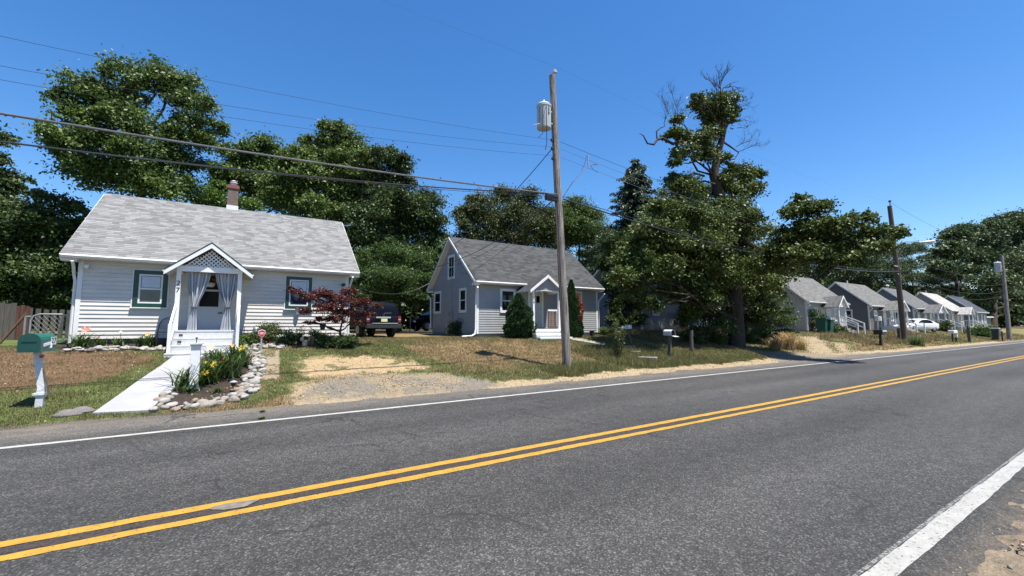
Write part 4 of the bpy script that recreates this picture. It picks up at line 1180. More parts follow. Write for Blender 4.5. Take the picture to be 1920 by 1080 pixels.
for s in (-1, 1):
    e = Vector((PC + s * pex, rfy0 - .002, pze + .01)); r = Vector((PC, rfy0 - .002, pzr + .01)); d = Vector((0, 0, .085))
    b.prism([e + d * .55, r + d * .55, r + d, e + d], (0, -.026, 0))
b.build('green_edge', M['green'], proof)
for s in (-1, 1):
    e = Vector((PC + s * pex, rfy0 - .002, pze)); r = Vector((PC, rfy0 - .002, pzr))
    b = MB(); b.prism([e + Vector((0, 0, -.07)), r + Vector((0, 0, -.09)), r + Vector((0, 0, .054)), e + Vector((0, 0, .054))], (0, -.02, 0)); b.build('rake_board', M['trim'], proof)
# lattice gable: two layers of crossing slats in a triangular frame, a dark panel behind for the attic shade
b = MB(); ly = PYF + .02
def tri_x(z): return (pzr - .10 - z) / (pzr - pze) * pex
zb_, zt_ = 3.405, 3.93
for k in range(-26, 27):
    for s in (1, -1):
        seg = []
        for t in np.linspace(0, 1, 60):
            z = zb_ + (zt_ - zb_) * t; x = k * .118 + s * (z - zb_)
            if abs(x) < tri_x(z) - .02: seg.append((x, z))
        if len(seg) > 3: b.beam((PC + seg[0][0], ly + (.008 if s > 0 else 0), seg[0][1]), (PC + seg[-1][0], ly + (.008 if s > 0 else 0), seg[-1][1]), .007, .034, 0, (0, 0, 1))
b.build('lattice', M['trim'], h1)
b = MB(); b.box(PXL + .056, PXR - .056, PYF + .125, 16.96, 3.402, 3.42); b.build('porch_ceiling', M['grey_paint'], h1)
b = MB(); b.prism([(PC - .97, 16.9, 3.425), (PC + .97, 16.9, 3.425), (PC, 16.9, 4.02)], (0, .02, 0)); b.build('attic_shade_panel', M['wood_brown'], h1)  # dark sheet stands in for shade inside the attic
# steps
for k, (y0, y1, zt) in enumerate(((15.62, 15.86, 1.25), (15.36, 15.62, 1.05), (14.75, 15.36, .86))):
    b = MB(); e = .02 if k < 2 else .07
    b.box(PXL - .02 - e, PXR + .02 + e, y0, y1 - .001, zt - .035, zt); b.box(PXL - .016 - e, PXR + .016 + e, y0 + .006, y1 - .002, .35, zt - .035); b.build('porch_step', M['step_white'], h1)
for z in (1.33, 1.14):
    b = MB(); b.box(PXL + .10, PXL + .19, 15.858 if z > 1.3 else 15.6, 15.875 if z > 1.3 else 15.64, z - .02, z + .03); b.build('step_vent', M['black'], h1)
# stair rails with balusters
for X in (PXL - .02, PXR + .02):
    b = MB(); b.beam((X, PYF - .0, 2.22), (X, 14.98, 1.62), .05, .09); b.box(X - .04, X + .04, 14.92, 15.0, .80, 1.66); b.beam((X, PYF - .02, 1.62), (X, 15.0, 1.02), .04, .06)
    rl = b.build('stair_rail', M['trim'], h1)
    b = MB()
    for k in range(6):
        t = (k + .5) / 6; y = PYF + (14.98 - PYF) * t; b.beam((X, y, 1.63 - .6 * t), (X, y, 2.2 - .6 * t), .03, .03)
    b.build('baluster', M['trim'], rl)
# door
b = MB(); b.boxT(FT, -1.36, -.46, 1.48, 3.33, 0, .03); 
dr = b.build('door', M['door'], h1)
b = MB(); b.boxT(FT, -1.45, -1.362, 1.476, 3.42, 0, .045); b.boxT(FT, -.458, -.37, 1.476, 3.42, 0, .045); b.boxT(FT, -1.36, -.46, 3.332, 3.42, 0, .045); b.build('door_frame', M['trim'], dr)
b = MB(); b.boxT(FT, -1.17, -.66, 2.22, 2.72, .031, .04); b.boxT(FT, -1.17, -.66, 2.78, 3.22, .031, .04); b.build('pane', M['glass_dull'], dr)
b = MB()
for v0, v1 in ((2.18, 2.22), (2.72, 2.78), (3.22, 3.26)): b.boxT(FT, -1.21, -.62, v0, v1, .031, .05)
b.boxT(FT, -1.21, -1.17, 2.22, 3.22, .031, .05); b.boxT(FT, -.66, -.62, 2.22, 3.22, .031, .05); b.build('sash', M['door'], dr)
b = MB(); b.tube([(-.55, 16.94, 2.02), (-.55, 16.90, 2.02), (-.66, 16.89, 2.02)], .016, 6); b.build('handle', M['black'], dr)
b = MB(); b.prism([(-.78, 16.968, 1.99), (-.70, 16.968, 1.94), (-.60, 16.968, 1.97), (-.52, 16.968, 2.03), (-.50, 16.968, 1.97), (-.58, 16.968, 1.90), (-.68, 16.968, 1.86), (-.74, 16.968, 1.90), (-.79, 16.968, 1.87)], (0, -.006, 0)); b.build('bird_decal', M['ink'], dr)
b = MB(); b.lathe([(.07, 2.86), (.115, 2.90), (.12, 2.98), (.10, 3.0)], (-.90, 16.88, 0), 12)
wr = b.build('door_basket', M['white_worn'], dr)
P = np.array([-.90, 16.86, 3.06]) + rng.normal(size=(160, 3)) * np.array([.07, .03, .06]); D = unit(320)
P = np.concatenate([P, np.array([-.90, 16.87, 3.04]) + rng.normal(size=(160, 3)) * np.array([.05, .02, .04])])
npmesh('foliage', leaf_quads(P, D, .06, .05), np.arange(1280).reshape(-1, 4), M['leaf_rust'], parent=dr, tone=rng.random(320))
text('2', .20, M['ink'], 'house_number', h1, upright((PXL, PYF - .004, 2.86))); text('7', .20, M['ink'], 'house_number', h1, upright((PXL, PYF - .004, 2.66)))


def curtain(label, xl, xr, xt, bl, br, zt, ztie, zbm, y, wt=.055):
    nu, nv = 90, 40; V = []
    for j in range(nv + 1):
        t = j / nv; z = zt + (zbm - zt) * t; tt = (zt - ztie) / (zt - zbm)
        if t < tt:
            k = t / tt; e = k ** 1.5; l = xl + (xt - wt - xl) * e; r = xr + (xt + wt - xr) * e
        else:
            k = (t - tt) / (1 - tt); e = k ** .75; l = xt - wt + (bl - xt + wt) * e; r = xt + wt + (br - xt - wt) * e
        amp = .045 * (.35 + .65 * min(1, abs(r - l) / .35))
        for i in range(nu + 1):
            s = i / nu; ph = s * 2 * PI * 7 + math.sin(s * 9 + 1.3 * xl) * .9
            pin = abs(t - tt) < .012
            V.append((l + (r - l) * s + .012 * math.sin(ph * .5 + t * 3), y + amp * math.sin(ph) * (.55 if pin else 1) + .02 * math.sin(t * 5 + s * 4), z + (.012 * math.sin(s * PI) if t < tt else 0)))
    b = MB(); b.v = V
    for j in range(nv):
        for i in range(nu):
            a = j * (nu + 1) + i; b.f.append((a, a + 1, a + nu + 2, a + nu + 1)); b.mi.append(0); b.uv.append(None)
    root = thing('curtain', ((xl + xr) / 2, y, zt), label, 'curtain', 'tied back curtains of the white porch')
    b.build('cloth', M['curtain'], root, smooth=True, fix=False)
    b = MB(); b.lathe([(wt + .012, ztie - .028), (wt + .02, ztie - .012), (wt + .02, ztie + .012), (wt + .012, ztie + .028)], (xt, y, 0), 16); b.build('tie_band', M['tie'], root, smooth=True)


yc = PYF + .17
X_ = lambda px, py=560: A(px, py, yc)[0]
curtain('grey curtain tied back on the left side of the porch opening', X_(346), X_(393), X_(365), X_(351), X_(373), 3.20, A(365, 575.7, yc)[2], A(362, 631, yc)[2], yc)
curtain('grey curtain tied back on the right side of the porch opening', X_(402), X_(446), X_(427), X_(414), X_(437), 3.20, A(427, 575.7, yc)[2], A(427, 631, yc)[2], yc)

# ---- the grey house
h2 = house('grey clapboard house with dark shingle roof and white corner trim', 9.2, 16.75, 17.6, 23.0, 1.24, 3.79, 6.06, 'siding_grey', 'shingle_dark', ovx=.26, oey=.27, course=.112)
FT2 = front_T(17.6); LT2 = left_T(9.2)
def win_px(root, T, pa, pb, plane, **k):
    if plane[0] == 'y':
        a, c = A(*pa, plane[1]), A(*pb, plane[1]); return window(root, T, a[0], c[0], c[2], a[2], **k)
    a, c = AX(*pa, plane[1]), AX(*pb, plane[1]); lo, hi = sorted((a[1], c[1])); return window(root, T, lo, hi, (c[2]), (a[2]), **k)
win_px(h2, FT2, (937, 541), (966, 587), ('y', 17.6), trimw=.075, split=.5)
win_px(h2, FT2, (1077, 546), (1091, 588), ('y', 17.6), trimw=.075)
for u0, u1, v0, v1 in ((18.62, 19.42, 2.24, 3.46), (21.75, 22.72, 2.26, 3.50), (20.0, 20.86, 4.02, 5.30)): window(h2, LT2, u0, u1, v0, v1, trimw=.085)
downspout(h2, [(9.03, 17.2, 3.36), (9.06, 17.34, 3.24), (9.12, 17.54, 3.0), (9.12, 17.555, 2.8), (9.12, 17.555, 1.45), (9.05, 17.50, 1.22), (8.85, 17.44, 1.14), (8.3, 17.30, 1.12)])
downspout(h2, [(9.02, 23.35, 3.36), (9.1, 23.1, 3.1), (9.12, 23.05, 1.5), (8.95, 23.0, 1.2)])
downspout(h2, [(16.95, 17.2, 3.36), (16.9, 17.45, 3.1), (16.84, 17.57, 2.95), (16.83, 17.57, 1.25)])
# electric meter on the gable wall
b = MB(); yq = 20.3; b.lathe([(.10, 0), (.11, .04), (.11, .10), (.06, .14)], (9.2 - .16, yq, 0), 12, axis='x') if False else None
b.box(9.04, 9.18, yq - .12, yq + .12, 2.02, 2.34); b.tube([(9.12, yq, 2.34), (9.12, yq, 5.1)], .018, 6); b.tube([(9.12, yq - .15, 2.02), (9.12, yq - .2, 1.3)], .016, 6); b.box(9.06, 9.18, yq - .6, yq - .4, 1.72, 1.82)
b.build('electric_meter', M['grey_paint'], h2)
b = MB(); b.lathe([(.09, 0), (.095, .05), (.06, .09)], (8.95, yq, 2.22), 14, axis='x'); b.build('meter_dial', M['steel'], h2)
# door
P0 = A(992, 548, 17.6); P1 = A(1015, 612, 17.6); dx0, dx1, dz0, dz1 = P0[0], P1[0], 1.52, P0[2]
b = MB(); b.boxT(FT2, dx0, dx1, dz0, dz1, 0, .03); dr = b.build('door', M['door'], h2)
b = MB(); b.boxT(FT2, dx0 - .09, dx0 - .002, dz0, dz1 + .09, 0, .05); b.boxT(FT2, dx1 + .002, dx1 + .09, dz0, dz1 + .09, 0, .05); b.boxT(FT2, dx0, dx1, dz1 + .002, dz1 + .09, 0, .05); b.build('door_frame', M['trim'], dr)
b = MB(); wd = dx1 - dx0
for t0, t1 in ((.18, .46), (.54, .82)): b.boxT(FT2, dx0 + wd * t0, dx0 + wd * t1, dz1 - .52, dz1 - .17, .031, .036)
b.build('pane', M['glass'], dr)
b = MB(); b.lathe([(.025, 0), (.03, .03), (.012, .05)], (dx1 - .08, 17.5, 2.45), 10, axis='y'); b.build('handle', M['steel'], dr)
# porch of the grey house
q0 = A(1001, 560, 16.35); q1 = A(1049, 560, 16.35); pl, pr, pyf = q0[0], q1[0], 16.35; pc = (pl + pr) / 2
pz0 = A(1025, 617, 16.35)[2]; pzb = A(1010, 545, 16.35)[2]; pzt = A(1035, 519, 16.35)[2]
b = MB(); b.box(pl - .1, pr + .1, pyf - .02, 17.57, pz0 - .09, pz0); b.box(pl - .05, pr + .05, pyf + .04, 17.57, .8, pz0 - .09); b.build('porch_floor', M['trim_old'], h2)
for k, (dy, zt) in enumerate(((.30, pz0 - .2), (.62, pz0 - .37))):
    b = MB(); b.box(pl - .1, pr + .16 + .1 * k, pyf - .02 - dy, pyf - .022 - dy + .32, zt - .07, zt); b.box(pl - .06, pr + .1, pyf - dy + .02, pyf - .03 - dy + .32, .7, zt - .07); b.build('porch_step', M['trim_old'], h2)
for X in (pl, pr):
    b = MB(); b.box(X - .055, X + .055, pyf, pyf + .11, pz0 + .001, pzb); b.build('porch_post', M['trim'], h2)
b = MB(); hx = (pr - pl) / 2 + .28
b.prism([(pc - hx + .2, pyf, pzb), (pc + hx - .2, pyf, pzb), (pc, pyf, pzt - .12)], (0, .09, 0)); b.build('porch_gable', M['siding_grey'], h2)
b = MB()
b.prism([(pl + .1, pyf - .01, pzb + .02)] + [(pc + (pr - pl) / 2 * .9 * math.cos(PI * (1 - t)), pyf - .01, pzb - .10 + .10 * math.sin(PI * t)) for t in np.linspace(0, 1, 12)] + [(pr - .1, pyf - .01, pzb + .02)], (0, -.02, 0))
b.build('arched_trim', M['trim'], h2)
b = MB(); e_z = pzb - .06
for s in (-1, 1):
    e = Vector((pc + s * hx, pyf - .12, e_z)); r = Vector((pc, pyf - .12, pzt)); back = Vector((0, 17.75 - pyf, 0)); u_ = Vector((0, 0, .07))
    b.poly([e + u_, r + u_, r + u_ + back, e + u_ + back], 0, [(0, 0), (1.3, 0), (1.3, 1.4), (0, 1.4)]); b.poly([e, e + back, r + back, r], 1); b.poly([e, r, r + u_, e + u_], 1); b.poly([e, e + u_, e + u_ + back, e + back], 1); b.poly([e + back, r + back, r + u_ + back, e + u_ + back], 1)
pr2 = b.build('porch_roof', [M['shingle_dark'], M['soffit']], h2, fix=False)
for s in (-1, 1):
    e = Vector((pc + s * hx, pyf - .122, e_z)); r = Vector((pc, pyf - .122, pzt)); b = MB(); b.prism([e + Vector((0, 0, -.07)), r + Vector((0, 0, -.08)), r + Vector((0, 0, .068)), e + Vector((0, 0, .068))], (0, -.02, 0)); b.build('rake_board', M['trim'], pr2)
b = MB(); gx0 = pr - .62
b.box(gx0, pr - .06, pyf + .10, pyf + .14, pz0 + .04, pz0 + .10); b.box(gx0, gx0 + .06, pyf + .10, pyf + .14, pz0 + .101, pz0 + .85); b.box(pr - .2, pr - .14, pyf + .10, pyf + .14, pz0 + .101, pz0 + .85)
for k in range(7): b.box(gx0 + .061, pr - .201, pyf + .11, pyf + .125, pz0 + .18 + k * .1, pz0 + .205 + k * .1)
for k in range(4): b.box(gx0 + .13 + k * .09, gx0 + .155 + k * .09, pyf + .126, pyf + .14, pz0 + .12, pz0 + .85)
b.build('lattice_panel', M['wood_brown'], h2)
b = MB(); b.box(gx0 - .02, pr - .056, pyf + .07, pyf + .17, pz0 + .86, pz0 + .94); b.build('porch_rail', M['trim'], h2)
text('2', .17, M['ink'], 'house_number', h2, upright((pl, pyf - .003, 2.86))); text('9', .17, M['ink'], 'house_number', h2, upright((pl, pyf - .003, 2.68)))
b = MB(); b.box(pl + .05, pl + .75, 17.05, 17.5, pz0 + .001, pz0 + .06); b.build('door_mat', M['grey_paint'], h2)

# ---- the house under the trees
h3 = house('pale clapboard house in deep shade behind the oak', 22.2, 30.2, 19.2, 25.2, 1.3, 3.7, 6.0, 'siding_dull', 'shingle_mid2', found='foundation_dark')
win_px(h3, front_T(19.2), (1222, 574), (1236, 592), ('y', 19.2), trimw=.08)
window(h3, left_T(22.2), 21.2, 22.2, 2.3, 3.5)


# ---- the row of cottages: one plan, each with its own colours, porch and rails
def gable_porch(root, xc, w, yf, yw, zf, zpost, zpk, shingle, ov=.25, floor='trim_old', rails=True, stairs=True, gable='trim', rail_side=1):
    l, r = xc - w / 2, xc + w / 2
    b = MB(); b.box(l - .08, r + .08, yf - .02, yw - .03, zf - .1, zf); b.box(l, r, yf + .05, yw - .03, .8, zf - .1); b.build('porch_floor', M[floor], root)
    for X in (l + .06, r - .06):
        b = MB(); b.box(X - .06, X + .06, yf, yf + .12, zf + .001, zpost); b.build('porch_post', M['trim'], root)
    b = MB(); b.prism([(l, yf + .01, zpost + .001), (r, yf + .01, zpost + .001), (xc, yf + .01, zpk - .1)], (0, .08, 0)); b.build('porch_gable', M[gable], root)
    b = MB(); hx = w / 2 + ov; ez = zpost - .08
    for s in (-1, 1):
        e = Vector((xc + s * hx, yf - .14, ez)); rr = Vector((xc, yf - .14, zpk)); bk = Vector((0, yw + .25 - yf, 0)); u_ = Vector((0, 0, .08))
        b.poly([e + u_, rr + u_, rr + u_ + bk, e + u_ + bk], 0, [(0, 0), (1.3, 0), (1.3, 1.6), (0, 1.6)]); b.poly([e, e + bk, rr + bk, rr], 1); b.poly([e, rr, rr + u_, e + u_], 1); b.poly([e, e + u_, e + u_ + bk, e + bk], 1); b.poly([e + bk, rr + bk, rr + u_ + bk, e + u_ + bk], 1)
    pr_ = b.build('porch_roof', [M[shingle], M['soffit']], root, fix=False)
    for s in (-1, 1):
        e = Vector((xc + s * hx, yf - .142, ez)); rr = Vector((xc, yf - .142, zpk)); b = MB(); b.prism([e + Vector((0, 0, -.06)), rr + Vector((0, 0, -.08)), rr + Vector((0, 0, .078)), e + Vector((0, 0, .078))], (0, -.02, 0)); b.build('rake_board', M['trim'], pr_)
    if rails:
        for X in (l + .06, r - .06):
            b = MB(); b.box(X - .03, X + .03, yf + .122, yw - .04, zf + .82, zf + .9); b.box(X - .025, X + .025, yf + .122, yw - .04, zf + .12, zf + .17)
            nbar = 7
            for k in range(nbar):
                y = yf + .2 + (yw - yf - .3) * k / (nbar - 1); b.box(X - .018, X + .018, y - .018, y + .018, zf + .171, zf + .819)
            b.build('porch_rail', M['trim'], root)
    if stairs:
        for k in range(3):
            b = MB(); b.box(l + .05, r - .05, yf - .02 - .28 * (k + 1), yf - .022 - .28 * k, .6, zf - .12 - .16 * k); b.build('porch_step', M['concrete'], root)
        for X in (l + .06, r - .06):
            b = MB(); b.beam((X, yf - .02, zf + .88), (X, yf - 1.25, zf + .30), .06, .08); b.beam((X, yf - .02, zf + .5), (X, yf - 1.2, zf - .06), .05, .06); b.box(X - .05, X + .05, yf - 1.3, yf - 1.2, .7, zf + .34); b.build('stair_rail', M['trim'], root)


def vent_pipe(root, x, y, z0, z1, r=.09, cap=False):
    b = MB(); b.lathe([(r * 2.6, z0), (r, z0 + .35), (r, z1)] + ([(r * 1.7, z1 + .01), (r * 1.7, z1 + .12), (r * .5, z1 + .2)] if cap else []), (x, y, 0), 10); b.build('vent_pipe', M['white_worn'], root)


specs = [('beige clapboard cottage with grey roof nearest the oak', 41.25, 49.0, 'siding_cream', 'shingle_mid'),
         ('taupe cottage with an air conditioner in its front window', 54.8, 62.2, 'siding_taupe', 'shingle_mid'),
         ('dark slate cottage behind the leaning street lamp pole', 68.3, 75.6, 'siding_slate', 'shingle_mid2'),
         ('pinkish beige cottage with the palest roof of the row', 82.4, 89.4, 'siding_beige', 'shingle_pale'),
         ('last cottage of the row with the navy dark roof', 95.6, 102.6, 'siding_slate', 'shingle_navy')]
rows = []
for k, (lab, xa, xb, sd, sh) in enumerate(specs):
    r = house(lab, xa, xb, 17.6, 23.0, 1.2, 3.82, 6.2, sd, sh, ovx=.3, oey=.28, downs=())
    tag(r, group='cottages in a row along the road')
    FTk = front_T(17.6); LTk = left_T(xa)
    window(r, FTk, xa + 1.15, xa + 2.0, 2.05, 3.2, trimw=.08)
    if k: window(r, FTk, xb - 1.6, xb - .75, 2.05, 3.2, trimw=.08)
    window(r, LTk, 19.0, 20.1, 2.1, 3.3, trimw=.09)
    b = MB(); b.boxT(FTk, xa + 3.6, xa + 4.5, 1.5, 3.4, 0, .03); b.build('door', M['door'], r)
    downspout(r, [(xa - .12, 17.25, 3.36), (xa - .1, 17.5, 3.05), (xa - .06, 17.56, 2.9), (xa - .06, 17.56, 1.15)])
    rows.append(r)
window(rows[0], front_T(17.6), 46.6, 47.5, 2.0, 3.25, trimw=.08)
gable_porch(rows[0], 44.9, 1.5, 16.3, 17.6, 1.5, 3.25, 4.15, 'shingle_mid2', gable='trim')
gable_porch(rows[1], 58.9, 2.6, 16.0, 17.6, 1.5, 3.2, 4.15, 'shingle_mid', floor='trim')
gable_porch(rows[2], 72.2, 3.0, 16.0, 17.6, 1.45, 3.15, 4.1, 'shingle_mid2')
gable_porch(rows[3], 86.3, 2.0, 16.2, 17.6, 1.45, 3.15, 4.1, 'shingle_pale')
b = MB(); b.box(55.95, 56.75, 17.2, 17.58, 2.1, 2.55); b.build('air_conditioner', M['trim_old'], rows[1]); b = MB(); b.box(56.02, 56.5, 17.185, 17.199, 2.15, 2.5); b.build('vent_grille', M['grey_paint'], rows[1])
vent_pipe(rows[1], 59.3, 20.9, 5.6, 6.8, .08); vent_pipe(rows[2], 71.8, 20.9, 5.8, 6.75, .12, True)
for r, x in ((rows[3], 85.2),):
    b = MB(); b.box(x - .3, x + .3, 20.4, 21.0, 5.6, 6.75); b.build('chimney', M['chimney'], r)
b = MB(); b.box(104, 108, 18, 21, 1, 2.9); b.prism([(103.7, 17.7, 2.9), (103.7, 21.3, 2.9), (103.7, 21.3, 3.0), (103.7, 17.7, 3.1)], (4.6, 0, 0), 1)
tag(b.build('shed', [M['siding_taupe'], M['trim_old']], at=(106, 19.5, 1.1)), 'low dark flat roofed shed beyond the last cottage', 'shed')

# ------------------------------------------------------------------ utility poles
def pole(label, base, top, r0, r1, wood):
    root = thing('utility_pole', base, label, 'utility pole', 'utility poles along the road')
    b = MB(); B, T = Vector(base), Vector(top); n = 14
    b.tube([B + Vector((0, 0, -.4))] + [B.lerp(T, i / n) + Vector((random.uniform(-.012, .012), random.uniform(-.012, .012), 0)) for i in range(n + 1)], [r0] + [r0 + (r1 - r0) * i / n for i in range(n + 1)], 14)
    b.build('shaft', M[wood], root, smooth=True)
    return root


def transformer(root, c, r, h, poleaxis):
    c = Vector(c)
    b = MB(); b.lathe([(r * .55, -h / 2 - .01), (r * .98, -h / 2), (r, -h / 2 + .03), (r, h / 2 - .10), (r * 1.05, h / 2 - .10), (r * 1.05, h / 2 - .03), (r * .8, h / 2 + .03), (r * .2, h / 2 + .05)], c, 24)
    t = b.build('transformer', M['transformer'], root, smooth=True)
    b = MB(); pa = Vector(poleaxis)
    for dz in (.22, -.2): b.beam(c + Vector((0, 0, dz)) + (pa - c).normalized() * r * .9, Vector((pa.x, pa.y, c.z + dz)), .09, .05)
    b.build('bracket', M['steel'], t)
    b = MB(); o = c + Vector((-.02, -.03, h / 2 + .04)); b.lathe([(.035, 0), (.02, .02), (.04, .04), (.02, .06), (.035, .08), (.02, .11)], o, 10); b.build('bushing', M['porcelain'], t, smooth=True)
    b = MB()
    for k in range(3):
        a = -.6 + k * .35 - PI / 2 - .5; d = Vector((math.cos(a), math.sin(a), 0)); p = c + d * r + Vector((0, 0, h / 2 - .22)); b.tube([p, p + d * .1, p + d * .11 + Vector((0, 0, -.6 - k * .35)), p + d * .1 + Vector((-.3 + .12 * k, 0, -.75 - k * .4))], .012, 5)
    b.build('lead_wire', M['cable'], t)
    return t


PB0 = G(1063, 690); PT = Vector(A(1035, 142, PB0.y)); PY0 = PB0.y
p1 = pole('weathered pale wooden pole with a grey transformer near the road', PB0, PT, .150, .105, 'wood_pole')
on = lambda z: PB0.lerp(PT, (z - PB0.z) / (PT.z - PB0.z))
tc_ = Vector(A(1020, 219, PY0 + .05)); t1 = transformer(p1, tc_, .245, .86, on(tc_.z))
for k_, ch_ in enumerate('250'): text(ch_, .13, M['ink'], 'stencil', t1, Matrix.Translation(tc_ + Vector((.02, -.252, .24 - .105 * k_))) @ Matrix.Rotation(PI / 2, 4, 'X'), .003)
b = MB(); tp = on(PT.z) + Vector((.10, -.02, -.5)); b.beam(tp, tp + Vector((0, 0, .62)), .03, .03); b.lathe([(.03, .0), (.09, .03), (.09, .07), (.05, .09), (.07, .13), (.03, .16)], tp + Vector((0, 0, .60)), 12)
b.build('pin_insulator', M['porcelain'], p1, smooth=True)
for z in (8.0, 7.7, 7.35):
    b = MB(); q = on(z); b.lathe([(.02, -.05), (.05, -.04), (.05, .04), (.02, .05)], q + Vector((-.17, -.02, 0)), 8); b.beam(q, q + Vector((-.19, -.02, 0)), .03, .03); b.build('spool_insulator', M['black'], p1)
sb = on(5.95); b = MB(); b.box(sb.x - .58, sb.x - .12, sb.y - .14, sb.y + .02, 5.84, 6.02); b.tube([(sb.x - .6, sb.y - .05, 6.03), (sb.x - .1, sb.y - .05, 6.03)], .035, 6); b.build('splice_box', M['black'], p1, bevel=.03)
b = MB(); b.tube([on(7.0) + Vector((-.14, -.02, 0)), on(5.9) + Vector((-.15, -.03, 0)), on(3.0) + Vector((-.165, -.04, 0)), on(.4) + Vector((-.18, -.04, 0))], .022, 6); b.build('conduit', M['wood_dark'], p1)
q = on(2.35); b = MB(); b.lathe([(.143, -.02), (.146, -.02), (.146, .02), (.143, .02)], q, 16); b.build('tag_band', M['tan'], p1)

B2 = G(1697, 641); T2 = Vector(A(1668, 386, B2.y)); p2 = pole('dark leaning wooden pole with a street lamp arm', B2, T2, .20, .15, 'wood_dark')
on2 = lambda z: B2.lerp(T2, (z - B2.z) / (T2.z - B2.z))
lh = Vector(A(1733, 454, B2.y - 1.6)); q = on2(lh.z - .25)
b = MB(); b.tube([q, q.lerp(lh, .4) + Vector((0, 0, .28)), q.lerp(lh, .8) + Vector((0, 0, .12)), lh], .032, 8); arm = b.build('lamp_arm', M['black'], p2, smooth=True)
dv = (lh - q); dv.z = 0; dv.normalize(); sd = Vector((-dv.y, dv.x, 0))
bm_ = MB(); prof = [(-.3, .05, .04), (.0, .10, .07), (.25, .17, .11), (.5, .16, .10), (.65, .05, .04)]
ring = []
for d_, w_, h_ in prof: bm_.v += [tuple(lh + dv * d_ + sd * (w_ * math.cos(a)) + Vector((0, 0, h_ * math.sin(a)))) for a in [2 * PI * i / 12 for i in range(12)]]
for i in range(len(prof) - 1):
    for j in range(12): bm_.f.append((i * 12 + j, i * 12 + (j + 1) % 12, (i + 1) * 12 + (j + 1) % 12, (i + 1) * 12 + j)); bm_.mi.append(0); bm_.uv.append(None)
bm_.f += [tuple(range(11, -1, -1)), tuple(range(48, 60))]; bm_.mi += [0, 0]; bm_.uv += [None, None]
lampo = bm_.build('lamp_head', M['white_worn'], p2, smooth=True)
b = MB(); b.lathe([(.16, 0), (.15, -.06), (.08, -.13), (.02, -.15)], lh + dv * .30 + Vector((0, 0, -.07)), 14); b.build('lens', M['asphalt_mat_lamp'], lampo, smooth=True)
b = MB(); q = on2(T2.z); b.beam(q + Vector((.12, 0, -.5)), q + Vector((.12, 0, .35)), .05, .05); b.lathe([(.1, .35), (.1, .45), (.04, .5)], q + Vector((.12, 0, 0)), 8); b.build('pin_insulator', M['black'], p2)
b = MB()
for z in (6.3, 5.7): q = on2(z); b.beam(q + Vector((-.9 if z > 6 else -.35, -.1, 0)), q + Vector((.2, -.1, 0)), .06, .08)
b.build('wire_bracket', M['grey_paint'], p2)
b = MB(); b.tube([B2 + Vector((.3, -.2, -.1)), B2.lerp(T2, .06) + Vector((.28, -.1, 0)), B2.lerp(T2, .2) + Vector((.22, -.05, 0))], .05, 8); b.build('conduit', M['wood_grey'], p2)

B3 = G(1893, 636); T3 = Vector(A(1878, 479, B3.y)); p3 = pole('third wooden pole, farthest, with a white transformer can', B3, T3, .20, .15, 'wood_pole')
on3 = lambda z: B3.lerp(T3, (z - B3.z) / (T3.z - B3.z))
tc3 = Vector(A(1871, 501, B3.y)); transformer(p3, tc3, .27, 1.05, on3(tc3.z))


# ------------------------------------------------------------------ wires
def wire(label, p, q, sag, r, material='cable', n=26, name='cable', group='wires strung from pole to pole', split=None):
    p, q = Vector(p), Vector(q); pts = []
    for i in range(n + 1):
        t = i / n; v = p.lerp(q, t); v.z -= 4 * sag * t * (1 - t); pts.append(v)
    b = MB(); b.tube(pts, r, 6); m_ = pts[n // 2]
    return tag(b.build(name, M[material], at=pts[0], smooth=True), label, 'wire', group)


L0 = -27.0; S0 = PY0 - .15


def through(px, py, yy, pz):             # sag that carries a wire from the left pole past a sight line to the near pole at height pz
    c = A(px, py, yy); x1 = on(pz).x; u = (x1 - c[0]) / (x1 - L0)
    return (pz - c[2]) / (4 * u * (1 - u))


wl_ = lambda y, z: Vector((L0, y, z))
wire('thin primary wire from the top of the pale pole', wl_(PY0, 11.2), on(10.75) + Vector((.1, 0, 0)), .35, .0017)
for lab, py, pz, yy in (('highest of the three thin secondary wires left of the pale pole', 68, 7.95, PY0 - .15), ('middle of the three thin secondary wires left of the pale pole', 124, 7.7, PY0 - .15), ('lowest of the three thin secondary wires left of the pale pole', 150, 7.4, PY0 - .15)):
    wire(lab, wl_(yy, pz), on(pz) + Vector((-.17, -.15, 0)), through(0, py, yy, pz), .0042, 'cable')
wire('pale grey lashed cable crossing above the white house roof', wl_(S0, 6.06), on(6.08) + Vector((-.12, -.14, 0)), through(0, 211, S0, 6.08), .016, 'cable_grey')
wire('dark messenger strand just below the pale grey cable', wl_(S0 - .03, 6.0), on(6.04) + Vector((-.12, -.16, 0)), through(0, 213.5, S0, 6.04), .009)
wire('thickest black telephone cable crossing the white house roof', wl_(S0, 5.9), on(5.95) + Vector((-.55, -.12, .08)), through(0, 270, S0, 5.95), .018)
wire('thin black strand lashed just above the thickest cable', wl_(S0 - .04, 5.95), on(5.99) + Vector((-.12, -.16, 0)), through(0, 265, S0, 5.99), .007)
